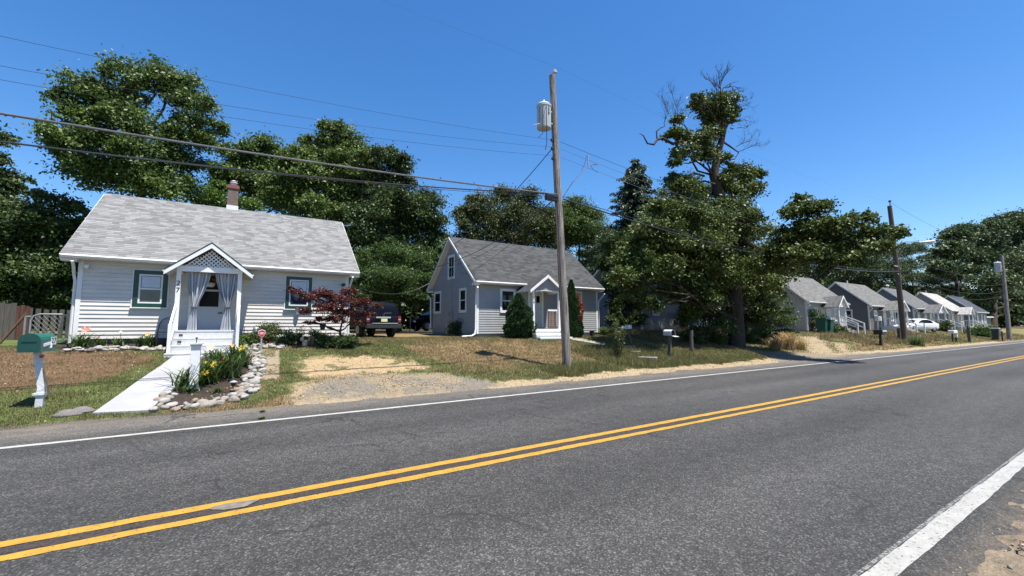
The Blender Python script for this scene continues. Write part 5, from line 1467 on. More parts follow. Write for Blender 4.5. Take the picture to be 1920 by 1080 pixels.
# right of the near pole
wire('thin primary wire between the pale pole and the lamp pole', on(10.75) + Vector((.1, 0, 0)), T2 + Vector((.1, 0, .3)), .5, .0017)
for lab, pz, z2 in (('highest secondary wire between the pale pole and the lamp pole', 7.95, 7.5), ('middle secondary wire between the pale pole and the lamp pole', 7.7, 7.1), ('lowest secondary wire between the pale pole and the lamp pole', 7.4, 6.7)):
    wire(lab, on(pz) + Vector((.1, -.15, 0)), on2(z2), .55, .0065, 'cable_grey' if pz < 7.9 else 'cable')
wire('black telephone cable between the pale pole and the lamp pole', on(5.95) + Vector((.1, -.14, 0)), on2(5.9) + Vector((0, -.15, 0)), .75, .026)
wire('slim strand above the telephone cable right of the pale pole', on(6.03) + Vector((.1, -.14, 0)), on2(6.0) + Vector((0, -.15, 0)), .68, .012)
for k, (z2, z3) in enumerate(((7.4, 7.0), (6.7, 6.2), (6.0, 5.5), (5.6, 5.0))):
    wire(('top', 'second', 'third', 'lowest')[k] + ' of four wires between the lamp pole and the far pole', on2(z2), on3(z3), .7 + .15 * k, .014)
wire('highest thin wire from the lamp pole top to the far pole top', T2 + Vector((.1, 0, .3)), T3, .4, .008)
for k, (z3, s) in enumerate(((9.2, .5), (7.0, .9), (6.2, .9), (5.4, .9))):
    wire(('top', 'second', 'third', 'lowest')[k] + ' of four wires leaving the far pole to the right', on3(z3), (118, 11, z3), s, .014)
# service drops
wire('black service drop from the transformer pole to the grey house gable', on(7.72) + Vector((-.15, 0, 0)), (9.05, 20.25, 5.75), .35, .014, name='service_drop', group='service drops to the houses')
wire('sagging service drop from the pole to the white house corner', on(6.0) + Vector((-.1, 0, 0)), (3.62, 17.1, 3.75), 1.0, .011, name='service_drop', group='service drops to the houses')
wire('telephone drop from the pole to the grey house gable corner', on(5.98) + Vector((-.1, 0, 0)), (9.1, 18.6, 4.1), .3, .008, name='service_drop', group='service drops to the houses')
wire('second telephone drop ending at the attic window of the grey house', on(5.98) + Vector((-.1, .05, 0)), (9.1, 19.6, 4.7), .35, .008, name='service_drop', group='service drops to the houses')
wire('sagging cable behind the house corner above the navy car', (3.62, 21, 3.9), (9.0, 22.9, 4.05), .75, .014, name='service_drop', group='service drops to the houses')
# riser to the hanging bracket right of the near pole
sp = Vector(A(1103, 300, S0)); r0_ = thing('hanging_bracket', sp + Vector((0, 0, -.2)), 'small hanging metal bracket with black riser cable right of the pale pole', 'bracket')
b = MB(); b.beam(sp + Vector((-.02, 0, -.22)), sp + Vector((.0, 0, .2)), .03, .03); b.build('bar', M['steel'], r0_)
b = MB(); b.tube([on(6.0) + Vector((.1, -.1, 0)), Vector(A(1075, 340, S0)), Vector(A(1090, 322, S0)), Vector(A(1103, 312, S0)), Vector(A(1112, 308, S0)), Vector(A(1120, 309, S0))], .013, 6)
b.tube([Vector(A(1108, 311, S0)), Vector(A(1112, 318, S0)), Vector(A(1121, 323, S0))], .008, 5); b.tube([Vector(A(1089, 323, S0)), Vector(A(1096, 308, S0)), Vector(A(1100, 292, S0))], .007, 5); b.build('riser_cable', M['cable'], r0_)


# ------------------------------------------------------------------ vehicles
def loft(b, st, mi=0):
    """stations: (y, half profile bottom to top); mirrored to a closed skin"""
    n = len(st[0][1]) * 2; base = len(b.v)
    for y, pr in st:
        full = [(x, z) for x, z in pr] + [(-x, z) for x, z in reversed(pr)]
        b.v += [(x, y, z) for x, z in full]
    for i in range(len(st) - 1):
        for j in range(n):
            j2 = (j + 1) % n
            b.f.append((base + i * n + j, base + i * n + j2, base + (i + 1) * n + j2, base + (i + 1) * n + j)); b.mi.append(mi); b.uv.append(None)
    b.f.append(tuple(base + j for j in range(n))); b.f.append(tuple(base + (len(st) - 1) * n + j for j in range(n - 1, -1, -1))); b.mi += [mi, mi]; b.uv += [None, None]


def wheels(root, pos, r, wd):
    for x, y in pos:
        b = MB(); s = 1 if x > 0 else -1
        b.lathe([(r * .62, -wd / 2), (r * .93, -wd / 2), (r, -wd / 2 + .03), (r, wd / 2 - .03), (r * .93, wd / 2), (r * .62, wd / 2)], (x, y, r), 24, axis='x'); wh = b.build('wheel', M['black_matte'], root, smooth=True)
        b = MB(); b.lathe([(r * .60, 0), (r * .60, .02), (r * .5, .035), (r * .2, .03), (r * .18, .05), (.02, .055)] if s > 0 else [(.02, -.055), (r * .18, -.05), (r * .2, -.03), (r * .5, -.035), (r * .60, -.02), (r * .60, 0)], (x + s * (wd / 2 - .025), y, r), 18, axis='x'); b.build('rim', M['rim'], wh, smooth=True)


suv = local('parked_suv', 'dark navy off-road car parked on the grass, seen from behind', 'car')
def hp(w, z0, z1, z2): return [(0, z0), (w * .84, z0), (w * .97, z0 + .1), (w, (z0 + z1) / 2), (w * .985, z1 - .03), (w * .95, z1), (0, z1 + .01)]
b = MB()
loft(b, [(0, hp(.80, .48, .98, 0)), (.05, hp(.88, .44, 1.02, 0)), (.5, hp(.91, .40, 1.04, 0)), (2.9, hp(.91, .40, 1.04, 0)), (3.2, hp(.90, .40, 1.0, 0)), (4.1, hp(.87, .42, .93, 0)), (4.3, hp(.78, .48, .85, 0))])
def cp(w0, w1, zt): return [(0, 1.03), (w0, 1.03), (w0 * .985, 1.15), (w1 + .03, zt - .1), (w1, zt - .03), (w1 - .08, zt), (0, zt + .02)]
loft(b, [(.06, cp(.84, .80, 1.09)), (.10, cp(.85, .74, 1.42)), (.22, cp(.86, .70, 1.66)), (.5, cp(.86, .70, 1.71)), (2.0, cp(.86, .70, 1.71)), (2.5, cp(.86, .68, 1.62)), (2.95, cp(.86, .80, 1.1))])
b.build('body', M['suv'], suv, smooth=True)
b = MB(); b.prism([(-.70, .095, 1.10), (.70, .095, 1.10), (.64, .185, 1.55), (.58, .20, 1.585), (-.58, .20, 1.585), (-.64, .185, 1.55)], (0, -.03, -.004)); b.build('rear_window', M['glass'], suv)
for s in (-1, 1):
    b = MB(); b.prism([(s * .868, .35, 1.10), (s * .868, 2.55, 1.10), (s * .78, 2.2, 1.52), (s * .76, .5, 1.58)], (s * .018, 0, .002)); b.build('side_window', M['glass'], suv)
    b = MB(); b.box(min(s * .70, s * .86), max(s * .70, s * .86), -.035, .06, .72, 1.03); tl = b.build('tail_light', M['taillight'], suv, bevel=.015)
    b = MB(); b.box(min(s * .72, s * .84), max(s * .72, s * .84), -.04, -.036, .84, .90); b.build('reverse_lamp', M['grey_paint'], tl)
    b = MB(); b.tube([(s * .6, .45, 1.76), (s * .6, .6, 1.79), (s * .6, 2.0, 1.79), (s * .6, 2.15, 1.76)], .022, 6); b.build('roof_rail', M['bumper'], suv)
    b = MB(); b.box(min(s * .92, s * 1.08), max(s * .92, s * 1.08), 2.5, 2.6, 1.08, 1.24); b.build('mirror', M['suv'], suv, bevel=.02)
b = MB(); b.box(-.86, .86, -.11, .10, .44, .66); b.build('bumper', M['bumper'], suv, bevel=.03)
b = MB(); b.box(-.62, .66, -.125, .0, .664, .70); b.build('glare_strip', M['chrome'], suv)  # bright chrome strip stands in for white glare on the bumper
b = MB(); b.box(-.40, .34, -.022, .015, .92, 1.0); b.build('tailgate_trim', M['chrome'], suv, bevel=.008)
b = MB(); b.box(-.15, .16, -.034, .02, .76, .90); b.build('number_plate', M['plate'], suv)
b = MB(); b.tube([(0, .06, 1.12), (.02, .04, 1.15), (.42, .08, 1.18)], .012, 5); b.lathe([(.05, 0), (.05, .03), (.02, .04)], (0, .03, 1.07), 10, axis='y'); b.build('wiper', M['bumper'], suv)
wheels(suv, [(-.79, .95), (.79, .95), (-.79, 3.45), (.79, 3.45)], .37, .24)
q = G(705, 633); put(suv, (q.x + .30, q.y - .1, tz(q.x, q.y + 1) - .02), .14, s=.93)


def sedan(name, label, paint, L=4.5):
    c = local(name, label, 'car')
    b = MB()
    loft(b, [(0, hp(.70, .42, .80, 0)), (.12, hp(.82, .32, .90, 0)), (.8, hp(.88, .26, .92, 0)), (3.2, hp(.88, .26, .90, 0)), (4.1, hp(.84, .28, .76, 0)), (4.42, hp(.66, .36, .62, 0))])
    def cp2(w0, w1, zt): return [(0, .88), (w0, .88), (w0 * .98, .95), (w1 + .04, zt - .08), (w1, zt - .03), (w1 - .1, zt), (0, zt + .01)]
    loft(b, [(.35, cp2(.78, .70, .96)), (.9, cp2(.80, .60, 1.28)), (1.5, cp2(.82, .58, 1.42)), (2.2, cp2(.82, .58, 1.43)), (2.8, cp2(.82, .62, 1.25)), (3.4, cp2(.80, .70, .94))])
    b.build('body', M[paint], c, smooth=True)
    for s in (-1, 1):
        b = MB(); b.prism([(s * .815, .85, .96), (s * .815, 3.0, .96), (s * .70, 2.55, 1.24), (s * .67, 2.1, 1.32), (s * .67, 1.5, 1.32), (s * .72, 1.1, 1.22)], (s * .02, 0, .006)); b.build('side_window', M['glass_dull'], c)
        b = MB(); b.box(min(s * .56, s * .84), max(s * .56, s * .84), .0, .14, .68, .82); b.build('tail_light', M['taillight'], c, bevel=.02)
        b = MB(); b.box(min(s * .45, s * .72), max(s * .45, s * .72), 4.28, 4.42, .55, .66); b.build('headlight', M['asphalt_mat_lamp'], c, bevel=.02)
    b = MB(); b.prism([(-.62, .42, 1.0), (.62, .42, 1.0), (.5, .86, 1.26), (-.5, .86, 1.26)], (0, -.02, .03)); b.build('rear_window', M['glass_dull'], c)
    b = MB(); b.prism([(-.64, 3.34, 1.0), (.64, 3.34, 1.0), (.52, 2.82, 1.27), (-.52, 2.82, 1.27)], (0, .02, .03)); b.build('windscreen', M['glass_dull'], c)
    wheels(c, [(-.76, .85), (.76, .85), (-.76, 3.55), (.76, 3.55)], .33, .2)
    return c


wc = sedan('parked_car', 'white car parked in front of the slate cottage behind the lamp pole', 'car_white')
q = A(1738, 625, 15.6); put(wc, (q[0], 15.2, tz(q[0], 15.6) + .0), PI / 2 - .35, s=1.0)
bc = sedan('parked_car', 'black car half hidden behind the rear corner of the grey house', 'car_black')
q = A(785, 612, 27); put(bc, (q[0] + 3.6, 27.0, tz(q[0], 27) + .1), PI / 2 + .1)

# ------------------------------------------------------------------ mailboxes and posts
def box_mail(root, c, L, w, h, ax, material, door, lid_open=False, flagm=None, tilt=0.0):
    """arched letter box: ax = unit direction from the door to the back"""
    c = Vector(c); ax = Vector(ax).normalized(); sd = Vector((ax.y, -ax.x, 0)); up = Vector((0, 0, 1))
    prof = [(-w / 2, 0), (w / 2, 0)] + [(w / 2 * math.cos(a), h - w / 2 + w / 2 * math.sin(a)) for a in np.linspace(0, PI, 11)]
    p0 = c - ax * L / 2
    b = MB(); b.prism([p0 + sd * u + up * v for u, v in prof], ax * L); bx = b.build('letter_box', M[material], root)
    b = MB()
    if lid_open: b.prism([p0 - ax * .02 + sd * u * .98 - up * .02 for u in (-w / 2, w / 2)] + [p0 - ax * .02 - ax * h * .9 + sd * u * .98 - up * .05 for u in (w / 2, -w / 2)], up * .012)
    else: b.prism([p0 - ax * .004 + sd * u * 1.04 + up * (v * 1.03 - .004) for u, v in prof], -ax * .018)
    dd = b.build('box_door', M[door], root)
    if lid_open:
        b = MB(); b.prism([p0 - ax * .002 + sd * u * .9 + up * (v * .94 + .008) for u, v in prof], -ax * .004); b.build('opening', M['ink'], root)  # flat black sheet stands in for the dark inside of the box
    else:
        b = MB(); b.beam(p0 - ax * .026 + up * (h * .58) - sd * w * .34, p0 - ax * .026 + up * (h * .58) + sd * w * .34, .012, .012); b.build('latch', M[door], root)
    return bx


Q = G(72, 764)
m1 = thing('mailbox', Q, 'green mailbox numbered 27 on a leaning white post beside the brown lawn', 'mailbox')
cz = A(72, 659, Q.y)[2]; c1 = Vector((A(71, 643, Q.y)[0], Q.y + .02, cz))
ax1 = Vector((.15, 1, .0))
box_mail(m1, c1, .50, .29, .33, ax1, 'mb_green', 'mb_green_door')
b = MB(); b.beam(Q + Vector((0, 0, -.2)), Q + Vector((.02, 0, .32)), .10, .10); b.beam(Q + Vector((.02, 0, .32)), c1 + Vector((.0, 0, -.01)), .09, .09); b.box(Q.x - .075, Q.x + .075, Q.y - .07, Q.y + .07, Q.z + .22, Q.z + .26); b.build('post', M['white_worn'], m1)
b = MB(); b.beam(Q + Vector((.13, -.03, .22)), c1 + Vector((.10, -.03, -.32)), .022, .022); b.beam(Q + Vector((.02, -.02, .35)), Q + Vector((.13, -.03, .36)), .02, .02); b.build('stake', M['wood_grey'], m1)
b = MB(); b.lathe([(.045, 0), (.045, .012)], c1 + Vector((.075, -.06, -.09)), 14, axis='y'); b.lathe([(.032, -.003), (.032, 0)], c1 + Vector((.075, -.0605, -.09)), 14, axis='y', mi=1); b.build('reflector', [M['white_worn'], M['red']], m1)
sdv = Vector((ax1.y, -ax1.x, 0)).normalized(); axn = ax1.normalized(); sf = c1 + sdv * .147
b = MB(); b.beam(sf - axn * .17 + Vector((0, 0, .115)), sf + axn * .07 + Vector((0, 0, .155)), .012, .05, 0); b.beam(sf + axn * .05 + Vector((0, 0, .06)), sf + axn * .05 + Vector((0, 0, .15)), .05, .012, 0); b.build('flag', M['white_paint'], m1)
b = MB(); o_ = sf + axn * .13 + Vector((.004, 0, .19)); 
rot = math.atan2(axn.y, axn.x)
b.prism([o_ + axn * u + Vector((0, 0, v)) for u, v in ((-.085, -.07), (.085, -.07), (.085, .07), (-.085, .07))], sdv * .003); b.build('number_plate', M['white_paint'], m1)
text('27', .15, M['ink'], 'number', m1, Matrix.Translation(o_ + sdv * .005) @ Matrix.Rotation(rot, 4, 'Z') @ Matrix.Rotation(PI / 2, 4, 'X'), .001)

Q = G(1256, 668); m2 = thing('mailbox', Q, 'pale grey mailbox with its door hanging open on a square wooden post', 'mailbox')
cc = Vector((Q.x, Q.y, A(1256, 629, Q.y)[2])); box_mail(m2, cc, .52, .22, .25, (.25, 1, 0), 'white_worn', 'white_worn', True)
b = MB(); b.beam(Q + Vector((0, 0, -.2)), cc + Vector((0, 0, -.002)), .11, .11); b.build('post', M['wood_grey'], m2)
Q = G(1297, 660); b = MB(); b.tube([Q + Vector((0, 0, -.2)), Q + Vector((0, 0, .4)), Q + Vector((.03, 0, A(1298, 619, Q.y)[2] - Q.z))], [.09, .085, .08], 9)
tag(b.build('wooden_post', M['wood_grey'], at=Q, smooth=True), 'lone grey wooden post right of the open mailbox, in the oak shade', 'post')
Q = G(1188, 655); m5 = thing('mailbox', Q, 'small battered white mailbox tilted on a thin stake behind the weeds', 'mailbox')
cc = Vector(A(1174, 617, Q.y)); box_mail(m5, cc, .42, .2, .16, (-.5, .85, -.12), 'white_worn', 'white_worn')
b = MB(); b.beam(Q + Vector((0, 0, -.1)), cc + Vector((.1, 0, .0)), .05, .05); b.build('stake', M['wood_grey'], m5)
Q = G(1652, 648); m3 = thing('mailbox', Q, 'dark double mailbox with a white top band on a black post', 'mailbox')
zc = A(1652, 624, Q.y)[2]
b = MB(); b.box(Q.x - .42, Q.x + .38, Q.y - .25, Q.y + .25, zc - .12, zc + .22); b.build('letter_box', M['black'], m3, bevel=.04); b = MB(); b.box(Q.x - .40, Q.x + .32, Q.y - .28, Q.y - .251, zc + .08, zc + .18); b.build('white_band', M['white_worn'], m3)
b = MB(); b.box(Q.x - .07, Q.x + .07, Q.y - .07, Q.y + .07, Q.z - .2, zc - .12); b.build('post', M['black'], m3)
Q = G(1788, 641); m4 = thing('mailbox', Q, 'long white mailbox on two crooked black legs', 'mailbox')
zc = A(1788, 624, Q.y)[2]; b = MB(); b.box(Q.x - .55, Q.x + .55, Q.y - .2, Q.y + .2, zc - .05, zc + .22); b.box(Q.x + .38, Q.x + .55, Q.y - .19, Q.y + .19, zc - .4, zc - .1); b.build('letter_box', M['white_paint'], m4, bevel=.04)
for dx, ln in ((-.2, 0), (.62, .35)):
    b = MB(); b.beam((Q.x + dx + ln, Q.y, Q.z - .2), (Q.x + dx, Q.y, zc + .2 if ln else zc - .05), .10, .10); b.build('leg', M['black'], m4)
Q = G(1818, 641); b = MB(); zt = A(1818, 614, Q.y)[2]; b.box(Q.x - .1, Q.x + .1, Q.y - .1, Q.y + .1, Q.z - .2, zt); b.box(Q.x - .3, Q.x + .3, Q.y - .06, Q.y + .06, zt + .001, zt + .14)
tag(b.build('wooden_post', M['wood_grey'], at=Q), 'short dark post with a cap between the white mailbox and the far bin', 'post')
Q = G(1880, 640); b = MB(); b.box(Q.x - .05, Q.x + .05, Q.y - .05, Q.y + .05, Q.z - .1, Q.z + 1.0); tag(b.build('marker_post', M['black'], at=Q), 'thin marker post between the far bin and the far pole', 'post')
Q = G(1687, 637); b = MB(); b.box(Q.x - .14, Q.x + .14, Q.y - .1, Q.y + .1, Q.z - .1, Q.z + .95); b.beam((Q.x, Q.y, Q.z + .8), (Q.x + 1.5, Q.y - .8, Q.z + .1), .08, .08)
tag(b.build('braced_post', M['wood_dark'], at=Q), 'short dark braced post just left of the lamp pole', 'post')

# white garden post with cap beside the walk
Q = G(363, 727); zt = A(367, 648, Q.y)[2]
gp_ = thing('garden_post', Q, 'square white garden post with a flat cap in the flower bed', 'post')
b = MB(); b.box(Q.x - .085, Q.x + .085, Q.y - .085, Q.y + .085, Q.z - .2, zt); b.build('post', M['white_paint'], gp_, bevel=.006)
b = MB(); b.box(Q.x - .105, Q.x + .105, Q.y - .105, Q.y + .105, zt + .001, zt + .03); b.box(Q.x - .125, Q.x + .125, Q.y - .125, Q.y + .125, zt + .0302, zt + .06); b.build('cap', M['white_worn'], gp_)
b = MB(); b.tube([(Q.x, Q.y, zt + .06), (Q.x, Q.y, zt + .17)], .009, 6); b.lathe([(.02, 0), (.024, .02), (.01, .04)], (Q.x, Q.y, zt + .15), 8); b.build('finial', M['black'], gp_)
Q = G(437, 735); sl_ = thing('garden_lamp', Q, 'small black solar lamp on a spike in the mulch of the bed', 'garden lamp')
b = MB(); b.tube([Q + Vector((0, 0, -.05)), Q + Vector((0, 0, .12))], .01, 6); b.build('spike', M['black'], sl_)
b = MB(); b.lathe([(.035, .12), (.05, .20), (.05, .205)], Q, 4); b.build('lantern', M['black'], sl_); b = MB(); b.lathe([(.075, .206), (.07, .22), (.02, .245)], Q, 4); b.build('cap', M['grey_paint'], sl_)
Q = G(489, 664); ss = thing('security_sign', Q, 'red shield shaped security sign on a stake among the stones', 'sign')
zs_ = A(488, 632, Q.y)[2]; zt = A(488, 621, Q.y)[2]; hw = .08
sh = [(-hw, zt), (-hw * .5, zt + .02), (0, zt + .04), (hw * .5, zt + .02), (hw, zt), (hw * .95, zt - .08), (hw * .55, zt - .14), (0, zt - .18), (-hw * .55, zt - .14), (-hw * .95, zt - .08)]
b = MB(); b.prism([(Q.x + u * 1.15, Q.y, (v - zt + .1) * 1.12 + zt - .1) for u, v in sh], (0, .012, 0), 0); b.prism([(Q.x + u, Q.y - .002, v) for u, v in sh], (0, .0015, 0), 1); b.build('shield', [M['white_paint'], M['red']], ss)
b = MB(); b.box(Q.x - .02, Q.x + .02, Q.y + .013, Q.y + .03, Q.z - .1, zt - .1); b.build('stake', M['steel'], ss)
b = MB(); b.box(Q.x - .05, Q.x + .05, Q.y - .005, Q.y - .0022, zt - .065, zt - .04); b.box(Q.x - .04, Q.x + .04, Q.y - .005, Q.y - .0022, zt - .09, zt - .08); b.build('lettering', M['white_paint'], ss)


# ------------------------------------------------------------------ stones
def stone_mesh(seed):
    r = np.random.default_rng(seed); bm = bmesh.new(); bmesh.ops.create_icosphere(bm, subdivisions=3, radius=1)
    ph = r.uniform(0, 6, 9); fr = r.uniform(.8, 2.0, 9)
    for v in bm.verts:
        c = v.co; k = 1 + .13 * math.sin(fr[0] * c.x * 2 + ph[0]) + .12 * math.sin(fr[1] * c.y * 2.3 + ph[1]) + .10 * math.sin(fr[2] * c.z * 3 + ph[2]) + .05 * math.sin(fr[3] * 5 * c.x + fr[4] * 4 * c.y + ph[3])
        v.co = Vector((c.x * k * 1.0, c.y * k * r.uniform(.72, .74), c.z * k * .62))
    me = bpy.data.meshes.new('stone'); bm.to_mesh(me); bm.free(); me.polygons.foreach_set('use_smooth', [True] * len(me.polygons)); return me


SM = []
for k, mm in enumerate(['stone', 'stone_w', 'stone_b', 'stone_c', 'stone_w', 'stone', 'stone', 'stone_b']):
    me = stone_mesh(k + 3); me.materials.append(M[mm]); SM.append(me)
wch = [3, 3, 2, 1.2, 3, 3, 2, 1]


def stones(pts, size, label, group, white=False):
    for (x, y, lift) in pts:
        me = random.choices(SM, [3, 6, .6, .4, 6, 3, 2, .5] if white else wch)[0]
        o = bpy.data.objects.new('border_stone', me); COL.objects.link(o)
        s = size * random.uniform(.7, 1.35)
        o.location = (x, y, tz(x, y) + s * .30 + lift); o.rotation_euler = (random.uniform(-.35, .35), random.uniform(-.35, .35), random.uniform(0, 6.3)); o.scale = (s, s * random.uniform(.8, 1.1), s * random.uniform(.8, 1.15))
        tag(o, label, 'stone', group)


def along(px_pts, step, rows_, jit=.03):
    P = [G(*p) for p in px_pts]; out = []
    for a_, c_ in zip(P[:-1], P[1:]):
        L = (c_ - a_).length; n = max(1, int(L / step)); d = (c_ - a_).normalized(); nrm = Vector((-d.y, d.x, 0))
        for i in range(n):
            for rr in range(rows_):
                q = a_.lerp(c_, (i + .5 * (rr % 2)) / n) + nrm * ((rr - (rows_ - 1) / 2) * step * .85); out.append((q.x + random.uniform(-jit, jit), q.y + random.uniform(-jit, jit), 0))
    return out


stones(along([(297, 768), (325, 767), (385, 760), (430, 752), (462, 742)], .155, 3, .03), .098, 'rounded stone on the road side edge of the flower bed', 'stones edging the bed along the road')
stones(along([(300, 757), (312, 749), (326, 738)], .16, 2, .03), .095, 'flat stone at the bed corner beside the white walk', 'stones beside the walk corner')
stones(along([(464, 738), (468, 722), (474, 705), (482, 690), (484, 676), (474, 664), (466, 656)], .155, 3, .035), .088, 'pale stone in the border right of the flower bed', 'stones bordering the bed on the right', True)
b0 = A(126, 651, 15.9)[0]; b1 = A(318, 651, 15.75)[0]
pts = []
for k in range(62):
    t = (k + random.random() * .6) / 62; pts.append((b0 + (b1 - b0) * t, 15.85 - .1 * t + random.uniform(-.13, .14), random.choice((0, 0, .03))))
stones(pts, .078, 'pale stone in the row under the white house wall left of the porch', 'stones in the row left of the porch', True)
pts = [(random.uniform(.15, 1.25), 15.75 + random.uniform(-.25, .35), 0) for k in range(44)]
stones(pts, .075, 'small white stone in the heap around the red shield sign', 'stones heaped by the security sign', True)
q = G(668, 632); pts = [(q.x + random.uniform(-.5, .45), q.y + random.uniform(-.3, .4), random.uniform(0, .12)) for k in range(20)]
stones(pts, .10, 'white stone in the pile left of the navy car wheel', 'stones piled beside the navy car', True)
for px, py, s, lb in ((131, 779, .17, 'half buried grey stone at the lawn edge, left of the pair by the walk'), (157, 773, .16, 'half buried grey stone at the lawn edge, right of the pair by the walk')):
    q = G(px, py); o = bpy.data.objects.new('border_stone', SM[3]); COL.objects.link(o); o.location = (q.x, q.y, q.z + .02); o.scale = (s, s, s * .7); tag(o, lb, 'stone', 'stones at the lawn edge')

# ------------------------------------------------------------------ flowering plants
def strap_plant(name, label, cat, base, n, h, spread, flowers=(), group=None, wd=.012, material='blade', flowerh=None):
    root = thing(name, base, label, cat, group); B = np.array(base); V = []; Fq_ = []; T = []
    for k in range(n):
        a = rng.uniform(0, 2 * PI); s = spread * rng.uniform(.4, 1.15); hh = h * rng.uniform(.6, 1.1); o = rng.normal(0, spread * .22, 2)
        sd_ = np.array([-math.sin(a), math.cos(a), 0]); pv = []
        for i in range(6):
            t = i / 5; r = s * t ** 1.25; z = hh * (1.75 * t - .95 * t * t); w_ = wd * (1 - t) ** .6 + .0015
            c = B + np.array([o[0] + math.cos(a) * r, o[1] + math.sin(a) * r, z - .01]); pv.append((c - sd_ * w_, c + sd_ * w_))
        b0_ = len(V); V += [p for q in pv for p in q]; tn = np.clip(rng.normal(.5, .25), 0, 1)
        for i in range(5): Fq_.append((b0_ + 2 * i, b0_ + 2 * i + 1, b0_ + 2 * i + 3, b0_ + 2 * i + 2)); T.append(tn)
    npmesh('leaves', np.array(V), np.array(Fq_), M[material], parent=root, tone=T)
    for (dx, dy, fz, m_, sz) in flowers:
        b = MB(); c = Vector(base) + Vector((dx, dy, fz))
        b.tube([Vector(base), Vector(base).lerp(c, .6) + Vector((0, 0, .05)), c], .006, 5, 1)
        for k in range(6):
            a = k * PI / 3 + random.uniform(-.1, .1); f = Vector((-.25, -.8, .45)).normalized(); u = f.orthogonal().normalized(); w_ = f.cross(u); d = u * math.cos(a) + w_ * math.sin(a); p = f.cross(d)
            b.poly([c, c + d * sz * .55 + p * sz * .26 + f * sz * .25, c + d * sz + f * sz * .22, c + d * sz * .55 - p * sz * .26 + f * sz * .25])
        b.build('flower', [M[m_], M['blade']], root, fix=False)
    return root


def at_ground(px, py): q = G(px, py); return (q.x, q.y, q.z)
def fl(base, px, py, m_, sz, dy=-.05):
    c = A(px, py, base[1] + dy); return (c[0] - base[0], dy, c[2] - base[2], m_, sz)


B_ = at_ground(356, 726); strap_plant('daylily', 'dark strappy daylily clump left of the white garden post, leaning over the walk', 'daylily', B_, 90, .52, .62, group='daylilies in the bed')
B_ = at_ground(392, 716); strap_plant('daylily', 'daylily clump with three yellow flowers right of the white garden post', 'daylily', B_, 170, .62, .55, [fl(B_, 401, 684, 'petal_y', .10), fl(B_, 385, 699, 'petal_y', .085, -.3), fl(B_, 374, 703, 'petal_y', .085, -.3), fl(B_, 386, 680, 'petal_y', .045)], 'daylilies in the bed')
B_ = at_ground(428, 706); strap_plant('daylily', 'daylily clump carrying one dark red flower', 'daylily', B_, 170, .66, .55, [fl(B_, 420, 677, 'petal_r', .085)], 'daylilies in the bed')
B_ = at_ground(446, 688); strap_plant('daylily', 'daylily clump with a golden flower near the stone border', 'daylily', B_, 150, .70, .5, [fl(B_, 454, 653, 'petal_y', .10), fl(B_, 436, 648, 'petal_o', .06)], 'daylilies in the bed')
B_ = at_ground(405, 690); strap_plant('daylily', 'daylily clump with one cream flower close to the porch steps', 'daylily', B_, 130, .6, .5, [fl(B_, 396, 651, 'petal_c', .11)], 'daylilies in the bed')
B_ = at_ground(356, 735); strap_plant('low_plant', 'low green tuft at the foot of the white garden post', 'plant', B_, 40, .16, .28, material='blade')
B_ = at_ground(408, 736); strap_plant('low_plant', 'small pale green tuft in the middle of the mulch', 'plant', B_, 26, .13, .18)
yw_ = 16.35
for px, n, h, s, flw, lab in ((150, 70, .50, .5, [(162, 619, 'petal_p', .13)], 'arching broad leaved plant at the left house corner with one coral flower'),
                              (190, 50, .34, .26, [(186, 634, 'petal_p', .04)], 'low bushy plant second from the left house corner'), (224, 40, .36, .3, [(227, 622, 'petal_c', .04)], 'sparse strappy plant below the middle of the left wall'),
                              (277, 70, .42, .4, [(277, 627, 'petal_o', .07)], 'strappy plant with a pale orange flower under the left window')):
    c = A(px, 640, yw_); B_ = (c[0], yw_, tz(c[0], yw_)); strap_plant('wall_plant', lab, 'plant', B_, n, h, s, [fl(B_, *f_) for f_ in flw], 'plants along the white wall', wd=.018 if n == 70 else .01)


def small_bush(name, label, px, py, y, r, n, material, leaf=.05, h=1.0, cat='bush', extra=None):
    c = A(px, py, y); B_ = (c[0], y, tz(c[0], y)); root = thing(name, B_, label, cat)
    P, D, T, _ = blob_points((c[0], y, B_[2] + r * .75 * h), r, n / (r * r), .3, h, .5); m = len(P); L = leaf * rng.uniform(.6, 1.3, m)
    npmesh('leaves', leaf_quads(P, D, L, L * .55), np.arange(4 * m).reshape(-1, 4), M[material], parent=root, tone=T)
    b = MB(); b.tube([Vector(B_) + Vector((0, 0, -.05)), Vector(B_) + Vector((0, 0, r))], .015, 5); b.build('stem', M['bark'], root)
    if extra:
        P = np.array([c[0], y - .05, B_[2] + r * .9]) + rng.normal(size=(extra[1], 3)) * r * .5; L = rng.uniform(.035, .06, extra[1])
        npmesh('flower', leaf_quads(P, unit(extra[1]), L, L), np.arange(4 * extra[1]).reshape(-1, 4), M[extra[0]], parent=root, tone=rng.random(extra[1]))
    return root


